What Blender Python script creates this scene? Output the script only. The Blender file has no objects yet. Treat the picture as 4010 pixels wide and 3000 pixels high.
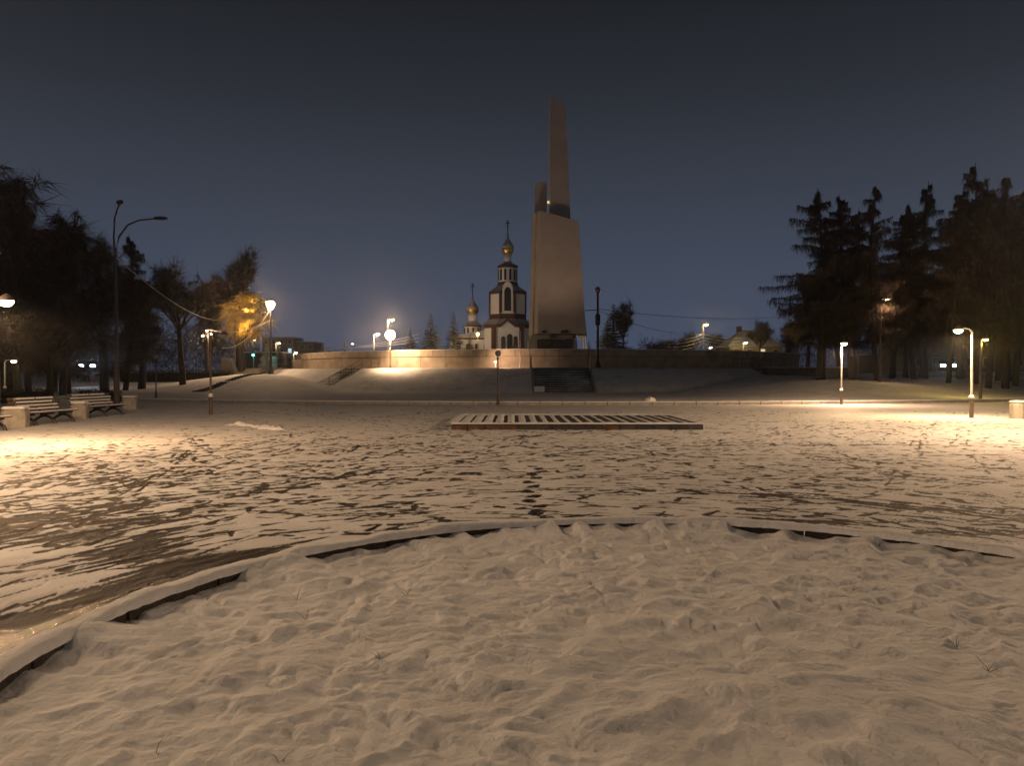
import bpy, math, random
import numpy as np
from mathutils import Vector, Matrix

# ------------------------------------------------------------------ camera, sky, exposure
scn = bpy.context.scene
C = scn.collection
EYE = 1.7
FPX = 1671.0            # focal length in units of a 2212-wide frame
cam_d = bpy.data.cameras.new("camera")
cam = bpy.data.objects.new("camera", cam_d)
C.objects.link(cam)
cam_d.sensor_width = 36.0
cam_d.lens = 36.0 * FPX / 2212.0
cam_d.clip_start = 0.05
cam_d.clip_end = 3000.0
cam.location = (0, 0, EYE)
cam.rotation_euler = (math.radians(90 - 0.67), 0, 0)
scn.camera = cam

world = bpy.data.worlds.new("World")
scn.world = world
world.use_nodes = True
wt = world.node_tree
wt.nodes.clear()
w_out = wt.nodes.new("ShaderNodeOutputWorld")
w_geo = wt.nodes.new("ShaderNodeTexCoord")
w_sep = wt.nodes.new("ShaderNodeSeparateXYZ")
w_ramp = wt.nodes.new("ShaderNodeValToRGB")
wt.links.new(w_geo.outputs["Generated"], w_sep.inputs[0])
wt.links.new(w_sep.outputs["Z"], w_ramp.inputs[0])
cr = w_ramp.color_ramp
cr.elements[0].position = 0.0
cr.elements[0].color = (0.052, 0.067, 0.112, 1)
cr.elements[1].position = 1.0
cr.elements[1].color = (0.0055, 0.0058, 0.0068, 1)
for p, c in ((0.05, (0.054, 0.070, 0.114)), (0.12, (0.051, 0.064, 0.098)), (0.22, (0.038, 0.046, 0.065)), (0.33, (0.0225, 0.026, 0.034)), (0.48, (0.0085, 0.0095, 0.0115))):
    e = cr.elements.new(p)
    e.color = (*c, 1)
w_sky = wt.nodes.new("ShaderNodeTexSky")
w_sky.sky_type = 'NISHITA'
w_sky.sun_disc = False
w_sky.sun_elevation = math.radians(-6.0)
w_sky.sun_rotation = math.radians(20)
w_b1 = wt.nodes.new("ShaderNodeBackground")
w_b1.inputs[1].default_value = 0.02
w_b2 = wt.nodes.new("ShaderNodeBackground")
w_b2.inputs[1].default_value = 1.0
w_add = wt.nodes.new("ShaderNodeAddShader")
wt.links.new(w_sky.outputs[0], w_b1.inputs[0])
wt.links.new(w_ramp.outputs[0], w_b2.inputs[0])
wt.links.new(w_b1.outputs[0], w_add.inputs[0])
wt.links.new(w_b2.outputs[0], w_add.inputs[1])
wt.links.new(w_add.outputs[0], w_out.inputs[0])

vs = scn.view_settings
vs.view_transform = 'Standard'
vs.look = 'None'
vs.gamma = 1.0
vs.use_curve_mapping = False
vs.exposure = 0.12
scn.cycles.max_bounces = 5
scn.cycles.diffuse_bounces = 3
scn.cycles.sample_clamp_indirect = 3.0
scn.cycles.use_denoising = True

LAMP_GAIN = 1.0
HAZE = 0.0005
SODIUM = (1.0, 0.60, 0.30)
WARM = (1.0, 0.66, 0.38)
YELLOW = (1.0, 0.56, 0.08)

# ------------------------------------------------------------------ helpers
R0 = random.Random(7)
def gx(px, d): return (px - 1106.0) / FPX * d
def gz(py, d): return EYE + (808.0 - py) * d / FPX
TC = (4.5, 107.0)       # centre of the round terrace
BC, BR = (1.25, 4.27), 3.91   # round flower bed

def ss(a, b, v):
    t = np.clip((np.asarray(v, float) - a) / (b - a), 0, 1)
    return t * t * (3 - 2 * t)

def vnoise(x, y, seed=0):
    xi = np.floor(x).astype(np.int64); yi = np.floor(y).astype(np.int64)
    xf = x - xi; yf = y - yi
    def h(a, b):
        n = (a * 374761393 + b * 668265263 + seed * 974634777) & 0xffffffff
        n = ((n ^ (n >> 13)) * 1274126177) & 0xffffffff
        return ((n ^ (n >> 16)) & 0xffff) / 65535.0
    u = xf * xf * xf * (xf * (xf * 6 - 15) + 10); v = yf * yf * yf * (yf * (yf * 6 - 15) + 10)
    return (h(xi, yi) * (1 - u) + h(xi + 1, yi) * u) * (1 - v) + (h(xi, yi + 1) * (1 - u) + h(xi + 1, yi + 1) * u) * v

def fbm(x, y, seed=0, o=4):
    s = 0; a = 0.5; f = 1.0
    for k in range(o):
        s = s + a * (vnoise(x * f + 17.3 * k, y * f - 9.1 * k, seed + k) - 0.5)
        a *= 0.5; f *= 2.03
    return s

def terrain(x, y):
    x = np.asarray(x, float); y = np.asarray(y, float)
    r = np.hypot(x - TC[0], y - TC[1])
    s = 65.7 - r
    right = ss(12, 25, x); left = ss(-13, -26, x)
    base = 0.06 + right * (1.15 * ss(2, 16, s) + 0.9 * ss(18, 40, s)) + left * (0.15 * ss(1, 12, s) + 1.45 * ss(13, 26, s) + 0.4 * ss(27, 40, s))
    base = np.maximum(base, 2.0 * ss(85, 108, y))
    base = base + 0.10 * fbm(x * 0.35, y * 0.35, 3) * ss(0, 5, s)
    t = np.clip((41.0 - r) / 5.4, 0, 1)
    emb = 2.26 * t + 0.35 * fbm(x * 0.5, y * 0.5, 5) * np.sin(t * math.pi)
    z = np.maximum(base, emb)
    z = np.where(s < 0.1, -0.05, z)
    return z
def tz(x, y): return float(terrain(np.array([x]), np.array([y]))[0])

# ---- materials
MATS = {}
def mat(name, col, rough=0.7, var=0.15, scale=4.0, bump=0.0, metal=0.0, emit=None, estr=0.0, col2=None, coat=0.0):
    if name in MATS: return MATS[name]
    m = bpy.data.materials.new(name); m.use_nodes = True
    nt = m.node_tree; b = nt.nodes["Principled BSDF"]
    b.inputs["Roughness"].default_value = rough
    b.inputs["Metallic"].default_value = metal
    tc = nt.nodes.new("ShaderNodeTexCoord")
    nz = nt.nodes.new("ShaderNodeTexNoise"); nz.inputs["Scale"].default_value = scale; nz.inputs["Detail"].default_value = 6
    nt.links.new(tc.outputs["Object"], nz.inputs["Vector"])
    rp = nt.nodes.new("ShaderNodeValToRGB")
    c2 = col2 or tuple(c * (1 + var) for c in col)
    c1 = col if col2 else tuple(c * (1 - var) for c in col)
    rp.color_ramp.elements[0].position = 0.35; rp.color_ramp.elements[1].position = 0.65
    rp.color_ramp.elements[0].color = (*c1, 1); rp.color_ramp.elements[1].color = (*c2, 1)
    nt.links.new(nz.outputs["Fac"], rp.inputs[0])
    nt.links.new(rp.outputs[0], b.inputs["Base Color"])
    if bump:
        bp = nt.nodes.new("ShaderNodeBump"); bp.inputs["Strength"].default_value = bump; bp.inputs["Distance"].default_value = 0.05
        n2 = nt.nodes.new("ShaderNodeTexNoise"); n2.inputs["Scale"].default_value = scale * 4; n2.inputs["Detail"].default_value = 5
        nt.links.new(tc.outputs["Object"], n2.inputs["Vector"])
        nt.links.new(n2.outputs["Fac"], bp.inputs["Height"]); nt.links.new(bp.outputs[0], b.inputs["Normal"])
    if emit:
        b.inputs["Emission Color"].default_value = (*emit, 1); b.inputs["Emission Strength"].default_value = estr
    MATS[name] = m
    return m

def N(nt, kind, **kw):
    n = nt.nodes.new(kind)
    for k, v in kw.items():
        if k in n.inputs: n.inputs[k].default_value = v
        else: setattr(n, k, v)
    return n

def snow_material(name, patch=0.0, bump=0.5, scale=1.0, sparkle=True):
    m = bpy.data.materials.new(name); m.use_nodes = True
    nt = m.node_tree; b = nt.nodes["Principled BSDF"]; L = nt.links.new
    tc = N(nt, "ShaderNodeTexCoord")
    big = N(nt, "ShaderNodeTexNoise", Scale=0.9 * scale, Detail=6.0)
    L(tc.outputs["Object"], big.inputs["Vector"])
    rp = N(nt, "ShaderNodeValToRGB")
    rp.color_ramp.elements[0].position = 0.3; rp.color_ramp.elements[1].position = 0.7
    rp.color_ramp.elements[0].color = (0.70, 0.70, 0.70, 1); rp.color_ramp.elements[1].color = (0.84, 0.84, 0.84, 1)
    L(big.outputs["Fac"], rp.inputs[0])
    col = rp.outputs[0]
    if patch > 0:      # dead grass showing through thin snow
        p1 = N(nt, "ShaderNodeTexNoise", Scale=0.55, Detail=9.0, Roughness=0.72)
        L(tc.outputs["Object"], p1.inputs["Vector"])
        p2 = N(nt, "ShaderNodeTexNoise", Scale=5.0, Detail=6.0, Roughness=0.7)
        L(tc.outputs["Object"], p2.inputs["Vector"])
        ad = N(nt, "ShaderNodeMath", operation='MULTIPLY'); L(p1.outputs["Fac"], ad.inputs[0]); L(p2.outputs["Fac"], ad.inputs[1])
        pr = N(nt, "ShaderNodeMapRange"); pr.inputs["From Min"].default_value = 0.27; pr.inputs["From Max"].default_value = 0.40
        pr.inputs["To Max"].default_value = patch
        L(ad.outputs[0], pr.inputs["Value"])
        mx = N(nt, "ShaderNodeMix", data_type='RGBA')
        L(pr.outputs[0], mx.inputs["Factor"]); L(col, mx.inputs["A"]); mx.inputs["B"].default_value = (0.10, 0.085, 0.05, 1)
        col = mx.outputs["Result"]
    L(col, b.inputs["Base Color"])
    b.inputs["Roughness"].default_value = 0.75
    b.inputs["Specular IOR Level"].default_value = 0.25
    f1 = N(nt, "ShaderNodeTexNoise", Scale=9.0 * scale, Detail=6.0, Roughness=0.6)
    L(tc.outputs["Object"], f1.inputs["Vector"])
    bp = N(nt, "ShaderNodeBump", Strength=bump, Distance=0.03)
    L(f1.outputs["Fac"], bp.inputs["Height"]); L(bp.outputs[0], b.inputs["Normal"])
    MATS[name] = m
    return m

def plaza_material():
    m = bpy.data.materials.new("trodden_snow_on_wet_asphalt"); m.use_nodes = True
    nt = m.node_tree; L = nt.links.new
    b = nt.nodes["Principled BSDF"]
    at = N(nt, "ShaderNodeAttribute", attribute_name="trod")
    tc = N(nt, "ShaderNodeTexCoord")
    n1 = N(nt, "ShaderNodeTexNoise", Scale=16.0, Detail=6.0, Roughness=0.7); L(tc.outputs["Object"], n1.inputs["Vector"])
    n2 = N(nt, "ShaderNodeTexNoise", Scale=60.0, Detail=3.0); L(tc.outputs["Object"], n2.inputs["Vector"])
    s1 = N(nt, "ShaderNodeMath", operation='MULTIPLY_ADD'); L(n1.outputs["Fac"], s1.inputs[0]); s1.inputs[1].default_value = 0.42
    L(at.outputs["Fac"], s1.inputs[2])
    s2 = N(nt, "ShaderNodeMath", operation='MULTIPLY_ADD'); L(n2.outputs["Fac"], s2.inputs[0]); s2.inputs[1].default_value = 0.16; L(s1.outputs[0], s2.inputs[2])
    mr = N(nt, "ShaderNodeMapRange"); mr.inputs["From Min"].default_value = 0.565; mr.inputs["From Max"].default_value = 0.73
    mr.interpolation_type = 'SMOOTHSTEP'
    L(s2.outputs[0], mr.inputs["Value"])
    fac = mr.outputs[0]
    n3 = N(nt, "ShaderNodeTexNoise", Scale=1.3, Detail=5.0); L(tc.outputs["Object"], n3.inputs["Vector"])
    rs = N(nt, "ShaderNodeValToRGB"); rs.color_ramp.elements[0].color = (0.62, 0.61, 0.60, 1); rs.color_ramp.elements[1].color = (0.80, 0.80, 0.80, 1)
    rs.color_ramp.elements[0].position = 0.3; rs.color_ramp.elements[1].position = 0.7
    L(n3.outputs["Fac"], rs.inputs[0])
    ra = N(nt, "ShaderNodeValToRGB"); ra.color_ramp.elements[0].color = (0.014, 0.011, 0.009, 1); ra.color_ramp.elements[1].color = (0.045, 0.035, 0.028, 1)
    L(n2.outputs["Fac"], ra.inputs[0])
    mx = N(nt, "ShaderNodeMix", data_type='RGBA'); L(fac, mx.inputs["Factor"]); L(rs.outputs[0], mx.inputs["A"]); L(ra.outputs[0], mx.inputs["B"])
    L(mx.outputs["Result"], b.inputs["Base Color"])
    rr = N(nt, "ShaderNodeMapRange"); rr.inputs["From Min"].default_value = 0.85; rr.inputs["From Max"].default_value = 1.25; rr.inputs["To Min"].default_value = 0.70; rr.inputs["To Max"].default_value = 0.20
    L(at.outputs["Fac"], rr.inputs["Value"]); L(rr.outputs[0], b.inputs["Roughness"])
    rq = N(nt, "ShaderNodeMapRange"); rq.inputs["To Min"].default_value = 0.2; rq.inputs["To Max"].default_value = 0.5
    L(fac, rq.inputs["Value"]); L(rq.outputs[0], b.inputs["Specular IOR Level"])
    nb = N(nt, "ShaderNodeTexNoise", Scale=46.0, Detail=5.0, Roughness=0.65); L(tc.outputs["Object"], nb.inputs["Vector"])
    b1 = N(nt, "ShaderNodeBump", Strength=0.9, Distance=0.009); L(nb.outputs["Fac"], b1.inputs["Height"])
    iv = N(nt, "ShaderNodeMath", operation='SUBTRACT'); iv.inputs[0].default_value = 1.0; L(fac, iv.inputs[1])
    b2 = N(nt, "ShaderNodeBump", Strength=0.6, Distance=0.02); L(iv.outputs[0], b2.inputs["Height"]); L(b1.outputs[0], b2.inputs["Normal"])
    L(b2.outputs[0], b.inputs["Normal"])
    MATS[m.name] = m
    return m

SNOW = snow_material("snow", 0.0, 0.35)
LAWN = snow_material("snow_on_lawn", 0.62, 1.0)
BED = snow_material("bed_snow", 0.10, 0.7, 2.4)
PLAZA = plaza_material()
GRANITE = mat("terrace_granite", (0.30, 0.24, 0.18), 0.8, col2=(0.42, 0.34, 0.26), scale=1.2, bump=0.4)
SLABST = mat("monument_stone", (0.40, 0.35, 0.31), 0.85, var=0.08, scale=0.6, bump=0.25)
DARKST = mat("dark_relief", (0.045, 0.04, 0.04), 0.6, 0.4, 3.0, 0.6)
CONC = mat("concrete", (0.36, 0.33, 0.28), 0.9, 0.15, 5, 0.4)
KERBST = mat("wet_shaded_kerb_stone", (0.035, 0.028, 0.021), 0.85, 0.3, 9, 0.6)  # wet stone, colour darkened further to carry the shade of its inner face
STEP = mat("dark_step_stone", (0.035, 0.032, 0.03), 0.8, 0.3, 6, 0.3)
BLACK = mat("black_iron", (0.012, 0.011, 0.011), 0.5, 0.3, 10)
GREYM = mat("grey_metal", (0.30, 0.28, 0.25), 0.5, 0.2, 20)
PALEM = mat("pale_painted_metal", (0.55, 0.52, 0.46), 0.5, 0.2, 14)
BROWNM = mat("brown_metal", (0.09, 0.06, 0.045), 0.5, 0.2, 14)
BARK = mat("bark", (0.035, 0.027, 0.022), 0.9, 0.4, 8, 0.6)
TWIG = mat("larch_twig", (0.060, 0.042, 0.032), 0.9, 0.35, 2)
TWIG2 = mat("frosted_twig", (0.11, 0.085, 0.065), 0.9, 0.4, 2)
TWIGY = mat("yellow_lamplit_twig", (0.55, 0.40, 0.16), 0.9, 0.4, 2)  # the sodium lamp's yellow light is put into the twig colour
NEEDLE = mat("spruce_needle", (0.05, 0.055, 0.042), 0.9, 0.4, 4)
PLASTER = mat("white_plaster", (0.66, 0.64, 0.66), 0.85, 0.06, 2, 0.15)
BRICK = mat("dark_red_brick", (0.07, 0.03, 0.024), 0.85, 0.3, 6, 0.4)
ROOF = mat("snowy_metal_roof", (0.34, 0.34, 0.38), 0.6, 0.2, 1.2)
GOLD = mat("gilded_metal", (0.55, 0.38, 0.10), 0.35, 0.2, 3, metal=0.8)
DARKGL = mat("dark_glass", (0.02, 0.016, 0.016), 0.15, 0.2, 3)
WOOD = mat("bench_wood", (0.10, 0.07, 0.045), 0.8, 0.3, 8, 0.4)
BLDG = mat("dark_facade", (0.10, 0.09, 0.085), 0.9, 0.2, 0.5)
HEDGE = mat("hedge_leaf", (0.012, 0.012, 0.010), 0.9, 0.4, 4)

def emis(name, col, s): return mat(name, (0.8, 0.8, 0.8), 0.4, 0.0, 1, emit=col, estr=s)
BULB = emis("lamp_glass_lit", (1.0, 0.72, 0.42), 16)
BULBBIG = emis("lantern_glass_lit", (1.0, 0.66, 0.34), 22)
BULBY = emis("yellow_sodium_glass_lit", (1.0, 0.60, 0.12), 14)
BULBW = emis("white_lamp_glass_lit", (1.0, 0.82, 0.62), 12)
BULBOFF = mat("lamp_glass_unlit", (0.25, 0.24, 0.22), 0.25, 0.1, 4)
HEADL = emis("headlight_lit", (0.55, 0.75, 1.0), 30)
WINLIT = emis("window_lit_cool", (0.50, 0.72, 0.85), 0.9)
WINWARM = emis("window_lit_warm", (0.95, 0.80, 0.55), 0.5)
TEAL = emis("teal_lit_wall_glow", (0.05, 0.42, 0.36), 0.35)  # emission stands in for green signal light falling on the kiosk wall
SIGNAL = emis("green_signal_lit", (0.08, 1.0, 0.75), 10)
CYAN = emis("cyan_signal_lit", (0.05, 0.65, 1.0), 4)

# ---- mesh building
class MB:
    def __init__(s): s.v = []; s.f = []
    def add(s, vs, fs):
        o = len(s.v); s.v.extend(vs); s.f.extend([tuple(i + o for i in f) for f in fs]); return s
    def box(s, c, d, rz=0.0, taper=1.0, tilt=None):
        x, y, z = d[0] / 2, d[1] / 2, d[2] / 2
        pts = [(-x, -y, -z), (x, -y, -z), (x, y, -z), (-x, y, -z), (-x * taper, -y * taper, z), (x * taper, -y * taper, z), (x * taper, y * taper, z), (-x * taper, y * taper, z)]
        M = Matrix.Rotation(rz, 3, 'Z')
        if tilt: M = M @ Matrix.Rotation(tilt[0], 3, tilt[1])
        return s.add([tuple(M @ Vector(p) + Vector(c)) for p in pts], [(0, 3, 2, 1), (4, 5, 6, 7), (0, 1, 5, 4), (1, 2, 6, 5), (2, 3, 7, 6), (3, 0, 4, 7)])
    def bbox(s, c, d, b=0.02, rz=0.0):     # box with chamfered vertical edges and top
        x, y = d[0] / 2, d[1] / 2; z0, z1 = -d[2] / 2, d[2] / 2
        def ring(i, z): return [(-x + b + i, -y + i, z), (x - b - i, -y + i, z), (x - i, -y + b + i, z), (x - i, y - b - i, z), (x - b - i, y - i, z), (-x + b + i, y - i, z), (-x + i, y - b - i, z), (-x + i, -y + b + i, z)]
        pts = ring(0, z0) + ring(0, z1 - b) + ring(b * .7, z1)
        M = Matrix.Rotation(rz, 3, 'Z')
        fs = [tuple(range(7, -1, -1)), tuple(range(16, 24))]
        for k in range(2):
            for i in range(8): j = (i + 1) % 8; fs.append((k * 8 + i, k * 8 + j, k * 8 + 8 + j, k * 8 + 8 + i))
        return s.add([tuple(M @ Vector(p) + Vector(c)) for p in pts], fs)
    def tube(s, pts, rad, n=6, cap=True):
        pts = [Vector(p) for p in pts]
        if not isinstance(rad, (list, tuple)): rad = [rad] * len(pts)
        vs = []
        for i, p in enumerate(pts):
            t = (pts[min(i + 1, len(pts) - 1)] - pts[max(i - 1, 0)]).normalized()
            a = t.cross(Vector((0, 0, 1)) if abs(t.z) < 0.95 else Vector((1, 0, 0))).normalized(); b = t.cross(a)
            for k in range(n):
                w = 2 * math.pi * k / n
                vs.append(tuple(p + (a * math.cos(w) + b * math.sin(w)) * rad[i]))
        fs = []
        for i in range(len(pts) - 1):
            for k in range(n):
                k2 = (k + 1) % n
                fs.append((i * n + k, i * n + k2, i * n + n + k2, i * n + n + k))
        if cap:
            fs.append(tuple(range(n - 1, -1, -1))); m = (len(pts) - 1) * n; fs.append(tuple(range(m, m + n)))
        return s.add(vs, fs)
    def lathe(s, prof, c=(0, 0, 0), n=16, rot=0.0):
        vs = []
        for r, z in prof:
            for k in range(n):
                w = rot + 2 * math.pi * k / n
                vs.append((c[0] + r * math.cos(w), c[1] + r * math.sin(w), c[2] + z))
        fs = []
        for i in range(len(prof) - 1):
            for k in range(n):
                k2 = (k + 1) % n
                fs.append((i * n + k, i * n + k2, i * n + n + k2, i * n + n + k))
        fs.append(tuple(range(n - 1, -1, -1))); m = (len(prof) - 1) * n; fs.append(tuple(range(m, m + n)))
        return s.add(vs, fs)
    def poly(s, pts, y0, y1):               # outline in x,z extruded along y (counter-clockwise from the front)
        n = len(pts)
        vs = [(x, y0, z) for x, z in pts] + [(x, y1, z) for x, z in pts]
        fs = [tuple(range(n)), tuple(range(2 * n - 1, n - 1, -1))]
        for i in range(n):
            j = (i + 1) % n; fs.append((j, i, n + i, n + j))
        return s.add(vs, fs)
    def mesh(s, name, m, smooth=False):
        me = bpy.data.meshes.new(name); me.from_pydata(s.v, [], s.f); me.validate(); me.update()
        me.materials.append(m)
        if smooth: me.polygons.foreach_set('use_smooth', [True] * len(me.polygons))
        return me
    def build(s, name, m, parent=None, smooth=False):
        return put(name, s.mesh(name, m, smooth), parent)

def put(name, data, parent=None, loc=None, rz=None):
    o = bpy.data.objects.new(name, data); C.objects.link(o)
    if parent is not None: o.parent = parent
    if loc is not None: o.location = loc
    if rz is not None: o.rotation_euler = (0, 0, rz)
    return o
def thing(name, label, cat, loc=(0, 0, 0), rz=0.0, group=None):
    o = put(name, None, None, loc, rz); o.empty_display_size = 0.2
    return tag(o, label, cat, group)
def tag(o, label, cat, group=None, kind=None):
    o["label"] = label; o["category"] = cat
    if group: o["group"] = group
    if kind: o["kind"] = kind
    return o
def struct(o): o["kind"] = "structure"; return o
def stuff(o): o["kind"] = "stuff"; return o
def copy_thing(src, loc, rz, scale=1.0, label=None, sxy=None):
    c = src.copy(); C.objects.link(c); c.location = loc; c.rotation_euler = (0, 0, rz)
    c.scale = ((sxy or scale), (sxy or scale), scale)
    if label: c["label"] = label
    for ch in list(src.children):
        d = ch.copy(); C.objects.link(d); d.parent = c
        for g in list(ch.children):
            e = g.copy(); C.objects.link(e); e.parent = d
    return c
def grid_object(name, X, Y, Z, m, keep=None, attr=None, smooth=True):
    r, c = X.shape
    co = np.stack([X, Y, Z], -1).reshape(-1, 3).astype(np.float32)
    idx = np.arange(r * c).reshape(r, c)
    q = np.stack([idx[:-1, :-1], idx[:-1, 1:], idx[1:, 1:], idx[1:, :-1]], -1).reshape(-1, 4)
    if keep is not None: q = q[keep.reshape(-1)]
    me = bpy.data.meshes.new(name)
    me.vertices.add(len(co)); me.vertices.foreach_set('co', co.ravel())
    me.loops.add(q.size); me.loops.foreach_set('vertex_index', q.ravel().astype(np.int32))
    me.polygons.add(len(q)); me.polygons.foreach_set('loop_start', np.arange(0, q.size, 4, dtype=np.int32))
    me.update(calc_edges=True)
    me.polygons.foreach_set('use_smooth', np.ones(len(q), bool))
    if attr is not None:
        a = me.attributes.new("trod", 'FLOAT', 'POINT'); a.data.foreach_set('value', attr.ravel().astype(np.float32))
    me.materials.append(m); me.validate()
    return put(name, me)
def light(name, parent, loc, power, col, radius=0.15, spot=None, aim=None, blend=0.7):
    d = bpy.data.lights.new(name, 'SPOT' if spot else 'POINT')
    d.energy = power * LAMP_GAIN; d.color = col; d.shadow_soft_size = radius
    if spot: d.spot_size = math.radians(spot); d.spot_blend = blend
    o = put(name, d, parent, loc)
    if aim is not None:
        o.rotation_euler = (Vector(aim) - Vector(loc)).to_track_quat('-Z', 'Y').to_euler()
    return o

# ------------------------------------------------------------------ ground
def axis(lo, hi, f0, f1, step, grow=1.18):
    a = list(np.arange(f0, f1 + 1e-6, step)); s = step
    while a[-1] < hi: s *= grow; a.append(a[-1] + s)
    s = step
    while a[0] > lo: s *= grow; a.insert(0, a[0] - s)
    return np.array(a)
gxs = axis(-900, 900, -50, 56, 0.5); gys = axis(-120, 1500, 40, 100, 0.5)
GX, GY = np.meshgrid(gxs, gys)
GZ = terrain(GX, GY)
ground = struct(grid_object("ground", GX, GY, GZ, LAWN))

# ---- plaza: thin snow trodden through to wet asphalt
X0, Y0, CELL = -32.0, 2.0, 0.025
NX, NY = int(70 / CELL), int(50 / CELL)
M = np.zeros((NY, NX), np.float32)
rng = np.random.default_rng(11)
def stamp(x, y, ang, ln, wd, val):
    h = ln / 2 + wd + 0.05
    i0, i1 = int((x - h - X0) / CELL), int((x + h - X0) / CELL) + 1
    j0, j1 = int((y - h - Y0) / CELL), int((y + h - Y0) / CELL) + 1
    if i0 < 0 or j0 < 0 or i1 >= NX or j1 >= NY: return
    xs = X0 + (np.arange(i0, i1) + .5) * CELL - x; ys = (Y0 + (np.arange(j0, j1) + .5) * CELL - y)[:, None]
    ca, sa = math.cos(ang), math.sin(ang)
    u = xs * ca + ys * sa; v = -xs * sa + ys * ca
    du = np.maximum(np.abs(u) - ln / 2 + wd, 0)
    d = np.hypot(du, v * (1.0 + 0.25 * np.sign(u)))
    k = np.clip((wd - d) / 0.03 + 0.5, 0, 1) * val
    M[j0:j1, i0:i1] = np.maximum(M[j0:j1, i0:i1], k)
def walk(pts, val=0.8, drag=0.3, stride=0.62, jit=0.05):
    pts = np.array(pts, float); side = 1
    for a, b in zip(pts[:-1], pts[1:]):
        L = np.hypot(*(b - a)); n = max(1, int(L / stride)); ang = math.atan2(*(b - a)[::-1])
        nx, ny = -math.sin(ang), math.cos(ang)
        for k in range(n):
            p = a + (b - a) * (k + rng.uniform(0, .15)) / n
            p = p + np.array([nx, ny]) * side * 0.10 + rng.normal(0, jit, 2)
            side = -side
            v = val * rng.uniform(.65, 1.1)
            stamp(p[0], p[1], ang + rng.normal(0, .15) + side * .12, rng.uniform(.22, .29), rng.uniform(.036, .05), v)
            if rng.random() < drag:
                l2 = rng.uniform(.35, 1.3)
                stamp(p[0] - math.cos(ang) * l2 * .5, p[1] - math.sin(ang) * l2 * .5, ang + rng.normal(0, .06), l2, rng.uniform(.009, .020), min(1, v * 1.3))
def curve(p0, p1, bend, n=6):
    p0, p1 = np.array(p0, float), np.array(p1, float); d = p1 - p0; nn = np.array([-d[1], d[0]]) / (np.hypot(*d) + 1e-6)
    return [p0 + d * t + nn * bend * math.sin(math.pi * t) for t in np.linspace(0, 1, n)]
def arcpts(r0, r1, a0, a1, n=10):
    return [(BC[0] + (r0 + (r1 - r0) * t) * math.cos(math.radians(a0 + (a1 - a0) * t)), BC[1] + (r0 + (r1 - r0) * t) * math.sin(math.radians(a0 + (a1 - a0) * t))) for t in np.linspace(0, 1, n)]
# people going round the flower bed
for k in range(22):
    r = 4.4 + 7.2 * rng.random() ** 1.1
    if rng.random() < .5: walk(arcpts(r, r + rng.normal(0.6, 1.2), 195, rng.uniform(60, 150)), rng.uniform(.35, .85), .9)
    else: walk(arcpts(r + rng.uniform(0, 1.5), r + rng.normal(.3, .8), rng.uniform(100, 150), -10), rng.uniform(.35, .85), .9)
for k in range(42):   # from the left foreground towards the far walk
    walk(curve((rng.uniform(-14, -4), rng.uniform(4, 13)), (rng.uniform(-6, 24), rng.uniform(24, 43)), rng.normal(0, 2)), rng.uniform(.5, .95))
for k in range(40):   # from the right foreground
    walk(curve((rng.uniform(5, 16), rng.uniform(6, 13)), (rng.uniform(-16, 22), rng.uniform(22, 43)), rng.normal(0, 2)), rng.uniform(.5, .95))
for k in range(24):   # across
    y = rng.uniform(9.5, 20); walk(curve((-22, y + rng.normal(0, 3)), (24, y + rng.normal(0, 4)), rng.normal(0, 1.5), 9), rng.uniform(.5, .95), .6)
for k in range(62):   # left side strollers
    walk(curve((rng.uniform(-16, -3), rng.uniform(6, 13)), (rng.uniform(-13, -1), rng.uniform(15, 24)), rng.normal(0, 1.2)), rng.uniform(.5, .9))
for k in range(46):   # around the lamp at the right
    walk(curve((rng.uniform(5, 22), rng.uniform(10, 28)), (rng.uniform(8, 24), rng.uniform(14, 32)), rng.normal(0, 1.2)), rng.uniform(.5, .9))
for k in range(2600):   # loose scuffs
    x, y = rng.uniform(-16, 20), 8 + 26 * rng.random() ** 1.6
    stamp(x, y, rng.normal(0.0, .6), rng.uniform(.15, .5), rng.uniform(.015, .04), rng.uniform(.5, 1.0))
for k in range(1300):
    a = rng.uniform(-12, 196); r = 4.3 + 7 * rng.random() ** 1.3
    stamp(BC[0] + r * math.cos(math.radians(a)), BC[1] + r * math.sin(math.radians(a)), math.radians(a + 90) + rng.normal(0, .22), rng.uniform(.25, 1.2), rng.uniform(.008, .018), rng.uniform(.5, .95))
# one clear single track leaving the bed towards the platform
for k, (px, py) in enumerate(((1183, 1126), (1157, 1112), (1169, 1098), (1142, 1087), (1155, 1077), (1139, 1066), (1155, 1054), (1141, 1045), (1160, 1036), (1150, 1028), (1172, 1022), (1164, 1016), (1210, 998), (1204, 988), (1222, 976))):
    d = FPX * EYE / (py - 808)
    stamp(gx(px, d), d, math.radians(78 + (14 if k % 2 else -14)), .30, .062, 1.5)
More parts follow.
